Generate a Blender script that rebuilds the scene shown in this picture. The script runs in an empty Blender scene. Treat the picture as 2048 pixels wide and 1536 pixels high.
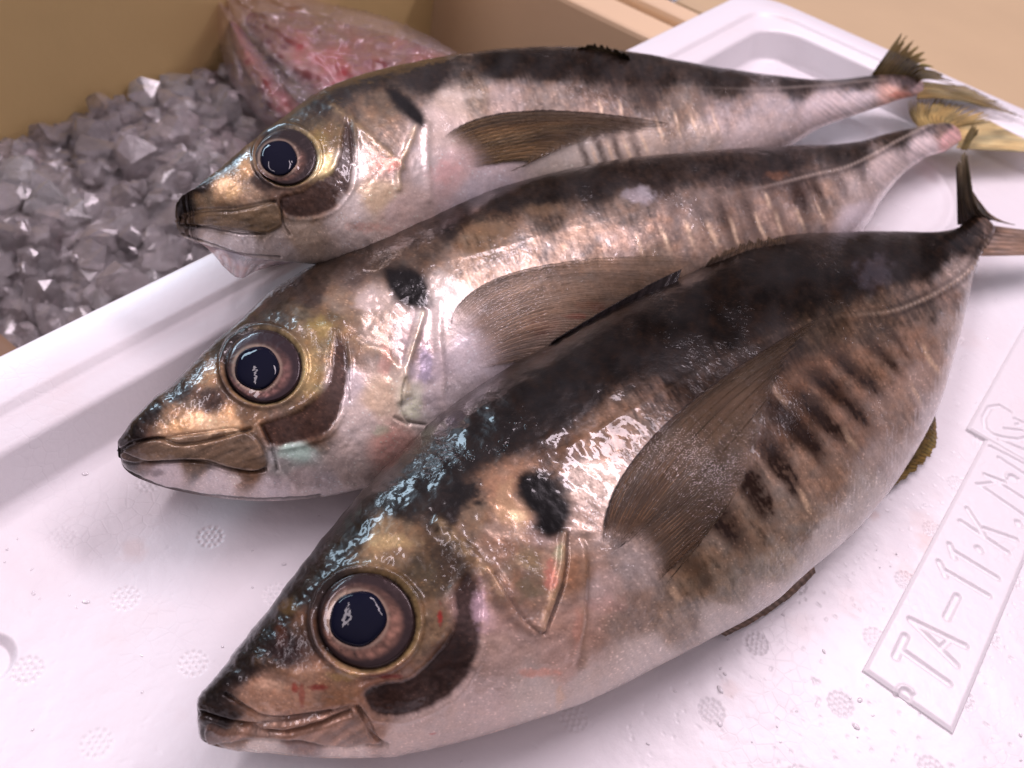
import bpy, math, random
import numpy as np

# ------------------------------------------------------------------ scene, camera, light
S = bpy.context.scene
COL = S.collection
FPX = 1814.0                                   # focal length in pixels of the 2048 px wide picture
_d1 = np.array([1754., 1412., -FPX]); _d2 = np.array([-4155., 2832., -FPX])
_X = _d1 / np.linalg.norm(_d1); _U = np.cross(_d1, _d2); _U /= np.linalg.norm(_U)
if _U[1] < 0: _U = -_U
_X = _X - _U * (_X @ _U); _X /= np.linalg.norm(_X); _Y = np.cross(_U, _X)
R = np.array([_X, _Y, _U])                     # rows: tray axes in camera space
CAM = np.array([0, 0, .15])

cam = bpy.data.cameras.new('camera'); camo = bpy.data.objects.new('camera', cam); COL.objects.link(camo)
from mathutils import Matrix
M = Matrix([[R[0][0], R[0][1], R[0][2], 0], [R[1][0], R[1][1], R[1][2], 0], [R[2][0], R[2][1], R[2][2], .15], [0, 0, 0, 1]])
camo.matrix_world = M
cam.sensor_width = 36; cam.lens = 36 * FPX / 2048; cam.clip_start = .005; cam.clip_end = 20
cam.dof.use_dof = True; cam.dof.focus_distance = .165; cam.dof.aperture_fstop = 28.0
S.camera = camo
S.view_settings.view_transform = 'Standard'; S.view_settings.look = 'None'
S.view_settings.exposure = -0.03; S.view_settings.gamma = 1
S.render.engine = 'CYCLES'

def nd(nt, t, **kw):
    n = nt.nodes.new(t)
    for k, v in kw.items(): setattr(n, k, v)
    return n

W = bpy.data.worlds.new('World'); S.world = W; W.use_nodes = True
nt = W.node_tree; nt.nodes.clear()
wo = nd(nt, 'ShaderNodeOutputWorld'); bg = nd(nt, 'ShaderNodeBackground')
tc = nd(nt, 'ShaderNodeTexCoord'); sx = nd(nt, 'ShaderNodeSeparateXYZ'); cr = nd(nt, 'ShaderNodeValToRGB')
nt.links.new(tc.outputs['Generated'], sx.inputs[0]); nt.links.new(sx.outputs['Z'], cr.inputs[0])
e = cr.color_ramp.elements                      # the dim hall round the stall: darker walls, paler ceiling
e[0].position = 0.0; e[0].color = (.10, .08, .08, 1)
e[1].position = .9; e[1].color = (.84, .69, .80, 1)
m_ = cr.color_ramp.elements.new(.35); m_.color = (.32, .26, .30, 1)
nt.links.new(cr.outputs[0], bg.inputs[0]); nt.links.new(bg.outputs[0], wo.inputs[0]); bg.inputs[1].default_value = .82

def area(name, loc, target, sx_, sy_, power, col):
    l = bpy.data.lights.new(name, 'AREA'); l.shape = 'RECTANGLE'; l.size = sx_; l.size_y = sy_; l.energy = power; l.color = col
    o = bpy.data.objects.new(name, l); COL.objects.link(o); o.location = loc
    from mathutils import Vector
    d = Vector(target) - Vector(loc); o.rotation_euler = d.to_track_quat('-Z', 'Y').to_euler()
    return o
area('ceiling_tube', (1.10, .02, 1.25), (.2, .05, 0), 1.0, .16, 15.5, (1, .83, .93))
area('ceiling_tube_near', (-.25, .75, 1.25), (.15, .05, 0), 1.2, .10, 8.0, (1, .85, .93))
area('side_window', (.55, 1.75, .62), (.15, .1, 0), .8, .22, 11.0, (.62, .82, 1))

# ------------------------------------------------------------------ helpers
def ray(p):
    p = np.asarray(p, float)
    c = np.stack([(p[..., 0] - 1024) / FPX, -(p[..., 1] - 768) / FPX, -np.ones(p.shape[:-1])], -1)
    return c @ R.T
def at(p, z):
    d = ray(p); z = np.asarray(z, float)
    return CAM + d * ((z - CAM[2]) / d[..., 2])[..., None]
def proj(w):
    c = (np.asarray(w) - CAM) @ R
    return np.stack([1024 + FPX * c[..., 0] / -c[..., 2], 768 - FPX * c[..., 1] / -c[..., 2]], -1)
def s2l(c):
    c = np.asarray(c, float) / 255.
    return np.where(c <= .04045, c / 12.92, ((c + .055) / 1.055) ** 2.4)
def sm(a, b, x):
    t = np.clip((x - a) / (b - a), 0, 1); return t * t * (3 - 2 * t)
def _h(ix, iy, seed):
    n = (ix.astype(np.int64) * 374761393 + iy.astype(np.int64) * 668265263 + seed * 974711) & 0x7fffffff
    n = ((n ^ (n >> 13)) * 1274126177) & 0x7fffffff
    return ((n ^ (n >> 16)) & 0xffff) / 65535.
def vnoise(x, y, seed=0):
    ix = np.floor(x); iy = np.floor(y); fx = x - ix; fy = y - iy
    fx = fx * fx * (3 - 2 * fx); fy = fy * fy * (3 - 2 * fy)
    ix = ix.astype(np.int64); iy = iy.astype(np.int64)
    a = _h(ix, iy, seed); b = _h(ix + 1, iy, seed); c = _h(ix, iy + 1, seed); d = _h(ix + 1, iy + 1, seed)
    return (a + (b - a) * fx) * (1 - fy) + (c + (d - c) * fx) * fy
def fbm(x, y, seed=0, o=4):
    s = 0; a = .5; t = 0
    for k in range(o):
        s = s + a * vnoise(x * 2 ** k + 17.3 * k, y * 2 ** k + 9.1 * k, seed + k); t += a; a *= .55
    return s / t - .5
def interp(pts, u):
    """smooth curve through rows of pts (centripetal-ish Catmull-Rom), u in 0..1 by index"""
    pts = np.asarray(pts, float); n = len(pts)
    if pts.ndim == 1: pts = pts[:, None]
    x = np.clip(np.asarray(u) * (n - 1), 0, n - 1 - 1e-9); i = np.floor(x).astype(int); t = (x - i)[..., None]
    g = lambda k: pts[np.clip(k, 0, n - 1)]
    p0, p1, p2, p3 = g(i - 1), g(i), g(i + 1), g(i + 2)
    return .5 * ((2 * p1) + (-p0 + p2) * t + (2 * p0 - 5 * p1 + 4 * p2 - p3) * t * t + (-p0 + 3 * p1 - 3 * p2 + p3) * t ** 3)
def _near(fn, fill):
    def g(P, L, *a, **k):
        L = np.asarray(L, float); lo = L.min(0) - g.pad; hi = L.max(0) + g.pad
        m = (P[..., 0] > lo[0]) & (P[..., 0] < hi[0]) & (P[..., 1] > lo[1]) & (P[..., 1] < hi[1])
        out = np.full(P.shape[:-1], fill)
        if m.any(): out[m] = fn(P[m], L, *a, **k)
        return out
    g.pad = 70.
    return g
def dline(P, L, closed=False):
    L = np.asarray(L, float); best = np.full(P.shape[:-1], 1e9)
    n = len(L); rng = range(n if closed else n - 1)
    for i in rng:
        a = L[i]; b = L[(i + 1) % n]; ab = b - a; q = P - a
        t = np.clip((q @ ab) / max(ab @ ab, 1e-9), 0, 1)
        best = np.minimum(best, np.hypot(q[..., 0] - t * ab[0], q[..., 1] - t * ab[1]))
    return best
def sdpoly(P, L):
    L = np.asarray(L, float); d = dline(P, L, True); ins = np.zeros(P.shape[:-1], bool); n = len(L)
    for i in range(n):
        a = L[i]; b = L[(i + 1) % n]
        if a[1] == b[1]: continue
        c = ((a[1] > P[..., 1]) != (b[1] > P[..., 1])) & (P[..., 0] < (b[0] - a[0]) * (P[..., 1] - a[1]) / (b[1] - a[1]) + a[0])
        ins ^= c
    return np.where(ins, -d, d)
dline_n = _near(dline, 70.); sdpoly_n = _near(sdpoly, 70.)
def smoothline(L, n=40):
    return interp(L, np.linspace(0, 1, n))

def mesh_obj(name, V, F, mat, parent=None, col=None, smooth=True, extra=None):
    V = np.asarray(V, np.float32).reshape(-1, 3); me = bpy.data.meshes.new(name)
    F = np.asarray(F, np.int32); k = F.shape[1]
    me.vertices.add(len(V)); me.vertices.foreach_set('co', V.ravel())
    me.loops.add(F.size); me.loops.foreach_set('vertex_index', F.ravel())
    me.polygons.add(len(F)); me.polygons.foreach_set('loop_start', np.arange(0, F.size, k, dtype=np.int32))
    try: me.polygons.foreach_set('loop_total', np.full(len(F), k, np.int32))
    except Exception: pass
    me.polygons.foreach_set('use_smooth', np.full(len(F), smooth, bool))
    if col is not None:
        a = me.color_attributes.new('tint', 'FLOAT_COLOR', 'POINT')
        c = np.ones((len(V), 4), np.float32); col = np.asarray(col).reshape(len(V), -1); c[:, :col.shape[1]] = col
        a.data.foreach_set('color', c.ravel())
    if extra:
        for kx, vx in extra.items():
            a = me.attributes.new(kx, 'FLOAT', 'POINT'); a.data.foreach_set('value', np.asarray(vx, np.float32).ravel())
    me.update(calc_edges=True); me.validate()
    if mat: me.materials.append(mat)
    o = bpy.data.objects.new(name, me); COL.objects.link(o)
    if parent: o.parent = parent
    return o
def gridfaces(n, m, wrap=False):
    i, j = np.meshgrid(np.arange(n - 1), np.arange(m if wrap else m - 1), indexing='ij')
    j2 = (j + 1) % m
    return np.stack([i * m + j, (i + 1) * m + j, (i + 1) * m + j2, i * m + j2], -1).reshape(-1, 4)
def empty(name, label, cat, group=None):
    o = bpy.data.objects.new(name, None); COL.objects.link(o); o.empty_display_size = .01
    o['label'] = label; o['category'] = cat
    if group: o['group'] = group
    return o
def solid(o, th, off=0):
    m = o.modifiers.new('Solidify', 'SOLIDIFY'); m.thickness = th; m.offset = off; return o

def mat_new(name):
    m = bpy.data.materials.new(name); m.use_nodes = True; nt = m.node_tree; nt.nodes.clear()
    out = nd(nt, 'ShaderNodeOutputMaterial'); b = nd(nt, 'ShaderNodeBsdfPrincipled'); nt.links.new(b.outputs[0], out.inputs[0])
    return m, nt, b
def bump_chain(nt, coord, layers):
    """layers: (scale, detail, distortion, strength, distance, vector scale xyz)"""
    prev = None
    for sc, det, dis, st, dist, vs in layers:
        mp = nd(nt, 'ShaderNodeMapping'); mp.inputs['Scale'].default_value = vs; nt.links.new(coord, mp.inputs[0])
        n = nd(nt, 'ShaderNodeTexNoise'); n.inputs['Scale'].default_value = sc; n.inputs['Detail'].default_value = det; n.inputs['Distortion'].default_value = dis
        nt.links.new(mp.outputs[0], n.inputs['Vector'])
        b = nd(nt, 'ShaderNodeBump'); b.inputs['Strength'].default_value = st; b.inputs['Distance'].default_value = dist
        nt.links.new(n.outputs[0], b.inputs['Height'])
        if prev: nt.links.new(prev.outputs[0], b.inputs['Normal'])
        prev = b
    return prev

# ---- skin: colour and metalness come from per-vertex pigment, wet film as coat
def make_skin():
    m, nt, b = mat_new('fish_skin')
    a = nd(nt, 'ShaderNodeAttribute', attribute_name='tint'); g = nd(nt, 'ShaderNodeAttribute', attribute_name='silver')
    wv = nd(nt, 'ShaderNodeAttribute', attribute_name='wet')
    tc = nd(nt, 'ShaderNodeTexCoord')
    n1 = nd(nt, 'ShaderNodeTexNoise'); n1.inputs['Scale'].default_value = 2600; n1.inputs['Detail'].default_value = 3
    nt.links.new(tc.outputs['Object'], n1.inputs['Vector'])
    mr = nd(nt, 'ShaderNodeMapRange'); mr.inputs[1].default_value = .3; mr.inputs[2].default_value = .7; mr.inputs[3].default_value = .91; mr.inputs[4].default_value = 1.10
    nt.links.new(n1.outputs[0], mr.inputs[0])
    mx = nd(nt, 'ShaderNodeMix', data_type='RGBA', blend_type='MULTIPLY'); mx.inputs[0].default_value = 1
    nt.links.new(a.outputs['Color'], mx.inputs[6]); nt.links.new(mr.outputs[0], mx.inputs[7])
    nt.links.new(mx.outputs[2], b.inputs['Base Color'])
    nt.links.new(g.outputs['Fac'], b.inputs['Metallic'])
    b.inputs['Roughness'].default_value = .33
    b.inputs['Subsurface Weight'].default_value = .0
    fine = bump_chain(nt, tc.outputs['Object'], [(1600, 2, .3, .2, .00025, (1, 1, 1)), (300, 2, 0, .2, .0006, (1, 1, 1))])
    nt.links.new(fine.outputs[0], b.inputs['Normal'])
    film = bump_chain(nt, tc.outputs['Object'], [(520, 1.5, 1.6, .8, .0006, (1, 1, 1)), (140, 1, .5, .30, .0012, (1, 1, 1))])
    fb = [n for n in nt.nodes if n.type == 'BUMP' and abs(n.inputs['Distance'].default_value - .0006) < 1e-7 and abs(n.inputs['Strength'].default_value - .8) < 1e-6][0]
    mn = nd(nt, 'ShaderNodeTexNoise'); mn.inputs['Scale'].default_value = 75; mn.inputs['Detail'].default_value = 3; nt.links.new(tc.outputs['Object'], mn.inputs['Vector'])
    mm_ = nd(nt, 'ShaderNodeMapRange'); mm_.inputs[1].default_value = .50; mm_.inputs[2].default_value = .62; mm_.inputs[3].default_value = .04; mm_.inputs[4].default_value = .75
    nt.links.new(mn.outputs[0], mm_.inputs[0]); nt.links.new(mm_.outputs[0], fb.inputs['Strength'])
    nt.links.new(film.outputs[0], b.inputs['Coat Normal'])
    nt.links.new(wv.outputs['Fac'], b.inputs['Coat Weight'])
    sp = nd(nt, 'ShaderNodeMath', operation='MULTIPLY'); sp.inputs[1].default_value = .25; nt.links.new(wv.outputs['Fac'], sp.inputs[0]); nt.links.new(sp.outputs[0], b.inputs['Specular IOR Level'])
    b.inputs['Coat Roughness'].default_value = .035; b.inputs['Coat IOR'].default_value = 1.33
    return m
SKIN = make_skin()

def make_fin(name='fin_membrane', rough=.3, coat=.8):
    m, nt, b = mat_new(name)
    a = nd(nt, 'ShaderNodeAttribute', attribute_name='tint'); tc = nd(nt, 'ShaderNodeTexCoord')
    nt.links.new(a.outputs['Color'], b.inputs['Base Color']); nt.links.new(a.outputs['Alpha'], b.inputs['Alpha'])
    b.inputs['Roughness'].default_value = rough; b.inputs['Specular IOR Level'].default_value = .1; b.inputs['Coat Weight'].default_value = coat; b.inputs['Coat Roughness'].default_value = .08
    bp = bump_chain(nt, tc.outputs['Object'], [(500, 2, .8, .3, .0005, (1, 1, 1))])
    nt.links.new(bp.outputs[0], b.inputs['Normal']); nt.links.new(bp.outputs[0], b.inputs['Coat Normal'])
    return m
FIN = make_fin(rough=.65, coat=.05)
FINW = make_fin('wet_fin_membrane', .45, .4)
def make_eye():
    m, nt, b = mat_new('eye_iris')
    a = nd(nt, 'ShaderNodeAttribute', attribute_name='tint'); nt.links.new(a.outputs['Color'], b.inputs['Base Color'])
    b.inputs['Metallic'].default_value = .45; b.inputs['Roughness'].default_value = .35; b.inputs['Specular IOR Level'].default_value = .2
    b.inputs['Coat Weight'].default_value = .6; b.inputs['Coat IOR'].default_value = 1.38; b.inputs['Coat Roughness'].default_value = .03
    tc = nd(nt, 'ShaderNodeTexCoord'); bp = bump_chain(nt, tc.outputs['Object'], [(500, 2, .5, .35, .0006, (1, 1, 1))])
    nt.links.new(bp.outputs[0], b.inputs['Normal'])
    fl = bump_chain(nt, tc.outputs['Object'], [(220, 2, .6, .22, .0012, (1, 1, 1))]); nt.links.new(fl.outputs[0], b.inputs['Coat Normal'])
    return m
EYE = make_eye()
def make_pupil():
    m, nt, b = mat_new('eye_pupil')
    b.inputs['Base Color'].default_value = (.003, .004, .014, 1); b.inputs['Roughness'].default_value = .5; b.inputs['Specular IOR Level'].default_value = 0
    b.inputs['Coat Weight'].default_value = .55; b.inputs['Coat Roughness'].default_value = .02; b.inputs['Coat IOR'].default_value = 1.36
    tc = nd(nt, 'ShaderNodeTexCoord'); fl = bump_chain(nt, tc.outputs['Object'], [(260, 2, .6, .2, .0012, (1, 1, 1))]); nt.links.new(fl.outputs[0], b.inputs['Coat Normal'])
    return m
PUPIL = make_pupil()

# ------------------------------------------------------------------ fish
def arr(s):
    return np.array([[float(v) for v in t.split(',')] for t in s.split()])

def ringpts(Dw, Vw, zc, t, th, low):
    c = (Dw + Vw) / 2; e = (Dw - Vw) / 2
    cs = np.cos(th); sn = np.sin(th)
    cx = np.sign(cs) * np.abs(cs) ** .92
    sz = np.where(sn > 0, np.abs(sn) ** .95, -low * np.abs(sn) ** .8)
    P = c[:, None, :] + e[:, None, :] * cx[None, :, None]
    P = np.array(P); P[..., 2] = zc[:, None] + t[:, None] * sz[None, :] + e[:, None, 2] * cx[None, :]
    return P

def build_fish(K):
    st = arr(K['st'])                                  # rows: Dx,Dy,Vx,Vy,t(mm),zc(mm)
    N = K.get('N', 900); Mr = K.get('M', 620)
    u = np.linspace(0, 1, N) ** 1.12
    q = interp(st, u)
    Dp, Vp, t, zc = q[:, :2], q[:, 2:4], q[:, 4] / 1000, q[:, 5] / 1000
    f_ = np.clip(np.arange(N) / (N * .012), 0, 1)
    t = t * np.sqrt(1 - (1 - f_) ** 2 * .9)
    Dw = at(Dp, zc); Vw = at(Vp, zc)
    thc = np.linspace(0, 2 * np.pi, 96, endpoint=False)
    n2 = Dp - Vp; L = np.linalg.norm(n2, axis=1, keepdims=True); n2 = n2 / L
    for it in range(14):                               # real cross-sections whose outline meets the traced back and belly
        pr = proj(ringpts(Dw, Vw, zc, t, thc, K.get('low', .55)))
        s = np.einsum('nij,nj->ni', pr, n2)
        eD = (Dp * n2).sum(1) - s.max(1); eV = (Vp * n2).sum(1) - s.min(1)
        ew = Dw - Vw; pl = np.abs((proj(Dw) * n2).sum(1) - (proj(Vw) * n2).sum(1)) + 1e-6
        Dw = Dw + ew * (eD / pl)[:, None] * .8; Vw = Vw + ew * (eV / pl)[:, None] * .8
    th = np.linspace(0, 2 * np.pi, Mr, endpoint=False)
    th = th + .0 * np.sin(2 * th)
    G = ringpts(Dw, Vw, zc, t, th, K.get('low', .55))
    P = proj(G)
    w = ((P - Dp[:, None]) * (Vp - Dp)[:, None]).sum(-1) / (L ** 2)
    du = np.gradient(G, axis=0); dv = np.roll(G, -1, 1) - np.roll(G, 1, 1)
    nrm = np.cross(du, dv); nrm /= np.linalg.norm(nrm, axis=-1, keepdims=True) + 1e-12
    ctr = G.mean(1, keepdims=True)
    if ((G - ctr) * nrm).sum() < 0: nrm = -nrm
    s = np.broadcast_to(u[:, None], w.shape)
    vis = ((CAM - G) * nrm).sum(-1) > 0
    col, sil, wet, h = K['paint'](P, s, w, K); h = h * (sm(0, .012, s) * sm(1, .985, s))
    up = sm(-.3, .3, nrm[..., 2])
    G2 = G + nrm * (h * np.where(vis, 1, .0 + 1.0 * up))[..., None]
    G2[0] = G2[1].mean(0); G2[-1] = G2[-2].mean(0)   # rounded shut at the snout and the tail root
    root = empty(K['name'], K['label'], 'fish', 'horse mackerel on the foam tray')
    # lookup of the visible surface for fitting eyes and fins
    cs = 6; ox, oy = P[..., 0].min() - 60, P[..., 1].min() - 60
    nx = int((P[..., 0].max() - ox + 60) / cs) + 2; ny = int((P[..., 1].max() - oy + 60) / cs) + 2
    acc = np.zeros((ny * nx, 6)); cnt = np.zeros(ny * nx)
    pi = ((P[vis][:, 1] - oy) / cs).astype(int) * nx + ((P[vis][:, 0] - ox) / cs).astype(int)
    dd = np.concatenate([G[vis], nrm[vis]], 1)
    for k in range(6): acc[:, k] = np.bincount(pi, dd[:, k], ny * nx)
    cnt = np.bincount(pi, minlength=ny * nx)
    ok = cnt > 0; acc[ok] /= cnt[ok][:, None]
    cc = np.stack([(np.arange(ny * nx) % nx + .5) * cs + ox, (np.arange(ny * nx) // nx + .5) * cs + oy], -1)
    okc = cc[ok]; oka = acc[ok]
    def surf(p):
        p = np.asarray(p, float); q = p.reshape(-1, 2); out = np.empty((len(q), 6))
        for i in range(0, len(q), 512):
            d2 = ((q[i:i + 512, None] - okc[None]) ** 2).sum(-1)
            idx = np.argpartition(d2, 8, axis=1)[:, :8]; dw = 1 / (np.take_along_axis(d2, idx, 1) + 14)
            out[i:i + 512] = (oka[idx] * dw[..., None]).sum(1) / dw.sum(1, keepdims=True)
        n = out[:, 3:]; n = n / np.linalg.norm(n, axis=1, keepdims=True)
        return out[:, :3].reshape(p.shape[:-1] + (3,)), n.reshape(p.shape[:-1] + (3,))
    F = gridfaces(N, Mr, True)
    # close nose and tail with small fans folded into the mesh
    V = G2.reshape(-1, 3); capn = len(V)
    V = np.vstack([V, G2[0].mean(0), G2[-1].mean(0)])
    j = np.arange(Mr); j2 = (j + 1) % Mr
    F = np.vstack([F, np.stack([j, j2, np.full(Mr, capn), np.full(Mr, capn)], -1)[:0]])
    colv = np.vstack([col.reshape(-1, 3), col[0, 0], col[-1, 0]])
    ex = {'silver': np.append(sil.ravel(), [0, 0]), 'wet': np.append(wet.ravel(), [1, 1])}
    body = mesh_obj('body', V, F, SKIN, root, colv, extra=ex)
    # caps
    for ringi, base in ((0, 0), (N - 1, (N - 1) * Mr)):
        pass
    K['surf'] = surf; K['root'] = root
    return root, surf

def put_eye(root, surf, K):
    c = np.array(K['eye'][:2]); rx, ry = K['eye'][2:4]; pc = np.array(K['pupil'][:2]); pr = K['pupil'][2:4]
    ang = np.linspace(0, 2 * np.pi, 12, endpoint=False)
    ringp = c + np.stack([np.cos(ang) * rx, np.sin(ang) * ry], -1)
    wp, wn = surf(ringp); p0 = wp.mean(0); n0 = wn.mean(0); n0 /= np.linalg.norm(n0)
    w0, _ = surf(c[None]);
    def onplane(p, lift=0):
        d = ray(p); return CAM + d * (((p0 + n0 * lift - CAM) @ n0) / (d @ n0))[..., None]
    Rm = np.linalg.norm(onplane(c + [rx, 0]) - onplane(c))
    hmax = max(.20 * Rm, ((w0[0] - p0) @ n0) + .06 * Rm)
    NR, NA = 46, 120
    r = np.linspace(0, 1.04, NR); a = np.linspace(0, 2 * np.pi, NA, endpoint=False)
    rr, aa = np.meshgrid(r, a, indexing='ij')
    sh = np.clip((1 - rr) / (1 - 1.25 * pr[0] / rx), 0, 1)[..., None]
    cen = c + (pc - c) * sh                            # rings drift from the lid centre to the pupil centre
    pp = cen + np.stack([rr * rx * np.cos(aa), rr * ry * np.sin(aa)], -1)
    hh = hmax * np.sqrt(np.clip(1 - (rr / 1.06) ** 2, 0, 1)) - .06 * Rm * (rr > 1)
    X = onplane(pp) ; X = X + n0 * (hh - .02 * Rm)[..., None]
    # shift so that it still projects near pp
    for k in range(3):
        er = pp - proj(X); X = X + (onplane(pp + er) - onplane(pp))
    prn = pr[0] / rx
    nz = fbm(np.cos(aa) * 3 + 5, np.sin(aa) * 3 + rr * 4, 5, 3) + .5 * fbm(aa * 9, rr * 3, 8, 2)
    fleck = fbm(np.cos(aa) * rr * 9, np.sin(aa) * rr * 9, 15, 4)
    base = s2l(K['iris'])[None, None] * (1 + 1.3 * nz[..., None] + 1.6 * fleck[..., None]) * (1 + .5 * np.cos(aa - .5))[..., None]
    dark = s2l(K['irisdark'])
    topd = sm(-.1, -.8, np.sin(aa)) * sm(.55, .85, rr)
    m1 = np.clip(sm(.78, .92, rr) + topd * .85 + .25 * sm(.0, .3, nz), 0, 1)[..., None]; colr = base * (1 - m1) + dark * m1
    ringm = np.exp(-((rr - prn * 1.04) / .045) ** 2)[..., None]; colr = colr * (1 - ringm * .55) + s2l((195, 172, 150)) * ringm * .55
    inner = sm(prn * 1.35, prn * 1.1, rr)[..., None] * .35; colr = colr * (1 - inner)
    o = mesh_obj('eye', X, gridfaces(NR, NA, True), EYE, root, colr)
    # pupil: the dark lens standing a little proud of the iris
    r2 = np.linspace(0, 1, 20); rr, aa = np.meshgrid(r2, a, indexing='ij')
    wobp = 1 + .035 * np.sin(aa * 2 + K['seed']) + .02 * np.sin(aa * 5 + 1)
    pp = pc + np.stack([rr * pr[0] * np.cos(aa), rr * pr[1] * np.sin(aa)], -1) * wobp[..., None]
    d0 = X[0].mean(0)
    def onp2(p):
        d = ray(p); return CAM + d * (((d0 - CAM) @ n0) / (d @ n0))[..., None]
    Y = onp2(pp) + n0 * ((np.sqrt(np.clip(1 - rr ** 2, 0, 1)) * .20 - .035) * Rm)[..., None]
    for k in range(3):
        er = pp - proj(Y); Y = Y + (onp2(pp + er) - onp2(pp))
    mesh_obj('pupil', Y, gridfaces(20, NA, True), PUPIL, o)

def fan(name, root, base, mid, marg, place, c0, c1, nr=26, ragged=.06, teeth=9, nv=60, nu=150, alpha=(1, .85), th=.00025,
        dark=None, raystr=.35, seed=1, edge=None, lift=0.0, fade=.002, mat=None, rip=.00007):
    """fin whose rays run base -> mid -> margin (picture traces), place() gives each point its own depth"""
    U = np.linspace(0, 1, nu); V_ = np.linspace(0, 1, nv)
    B = interp(base, U); Mi = interp(mid, U); E_ = interp(marg, U)
    rng = np.random.RandomState(seed)
    tooth = (U * teeth) % 1
    cut = 1 - ragged * (tooth ** 1.0) * (.4 + rng.rand(teeth + 2)[(U * teeth).astype(int)]) - ragged * .3 * rng.rand(nu)
    v = V_[None, :] * cut[:, None]
    c_ = 2 * Mi - .5 * (B + E_)
    v3 = v[..., None]
    P = (1 - v3) ** 2 * B[:, None] + 2 * v3 * (1 - v3) * c_[:, None] + v3 ** 2 * E_[:, None]
    ph = U[:, None] * nr * 2 * np.pi + .6 * fbm(U[:, None] * 20, v * 2, seed, 2)
    split = np.where(v > .45, np.cos(ph * 3), np.cos(ph))
    X = place(P, U[:, None] + 0 * v, v)
    e1 = np.gradient(X, axis=0); e2 = np.gradient(X, axis=1); n = np.cross(e1, e2); n /= np.linalg.norm(n, axis=-1, keepdims=True) + 1e-15
    if (n[..., 2].mean()) < 0: n = -n
    X = X + n * ((np.cos(ph * 2) * .5 + .5) * rip + lift)[..., None]
    nz = fbm(U[:, None] * 40, v * 5, seed + 3, 3); nz2 = fbm(U[:, None] * 5, v * 4, seed + 9, 3)
    c = s2l(c0)[None, None] * (1 - v3) + s2l(c1)[None, None] * v3
    c = c * (1 - raystr * (.5 - .5 * split[..., None])) * (1 + .9 * nz[..., None]) * (1 + 1.3 * nz2[..., None])
    hz = fbm(U[:, None] * 7, v * 3, seed + 17, 3)[..., None]; c = c * (1 + hz * np.array([.35, .05, -.3]))
    if dark is not None:
        dm = np.clip(dark(U[:, None] + 0 * v, v), 0, 1)[..., None]; c = c * (1 - dm) + s2l((52, 40, 36)) * dm
    al = alpha[0] * (1 - v) + alpha[1] * v
    al = np.clip(al + .12 * (split - .2), 0, 1) * sm(-.002, fade, v + .03 * nz) * (1 - .6 * sm(.8, 1, v) * (fade > .1))
    cc = np.concatenate([np.clip(c, 0, 1), al[..., None]], -1)
    return solid(mesh_obj(name, X, gridfaces(nu, nv), mat or FIN, root, cc), th)

def idw(P, pts, warp, seed, power=4.2):
    """soft pigment field through hand-noted skin colours"""
    xy = pts[:, :2]; c = s2l(pts[:, 2:5]); x = P[..., 0]; y = P[..., 1]
    wx = fbm(x / 55, y / 55, seed, 4) * warp * 2; wy = fbm(x / 55 + 40, y / 55, seed + 11, 4) * warp * 2
    num = np.zeros(P.shape[:-1] + (3,)); den = np.zeros(P.shape[:-1])
    for (a, b), k in zip(xy, c):
        d2 = (x + wx - a) ** 2 + (y + wy - b) ** 2 + 60
        wt = d2 ** (-power / 2 * 1.15); den += wt; num += wt[..., None] * k
    return num / den[..., None]

def mixc(c, m, k):
    m = np.clip(m, 0, 1)[..., None]; return c * (1 - m) + s2l(k) * m

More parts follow.
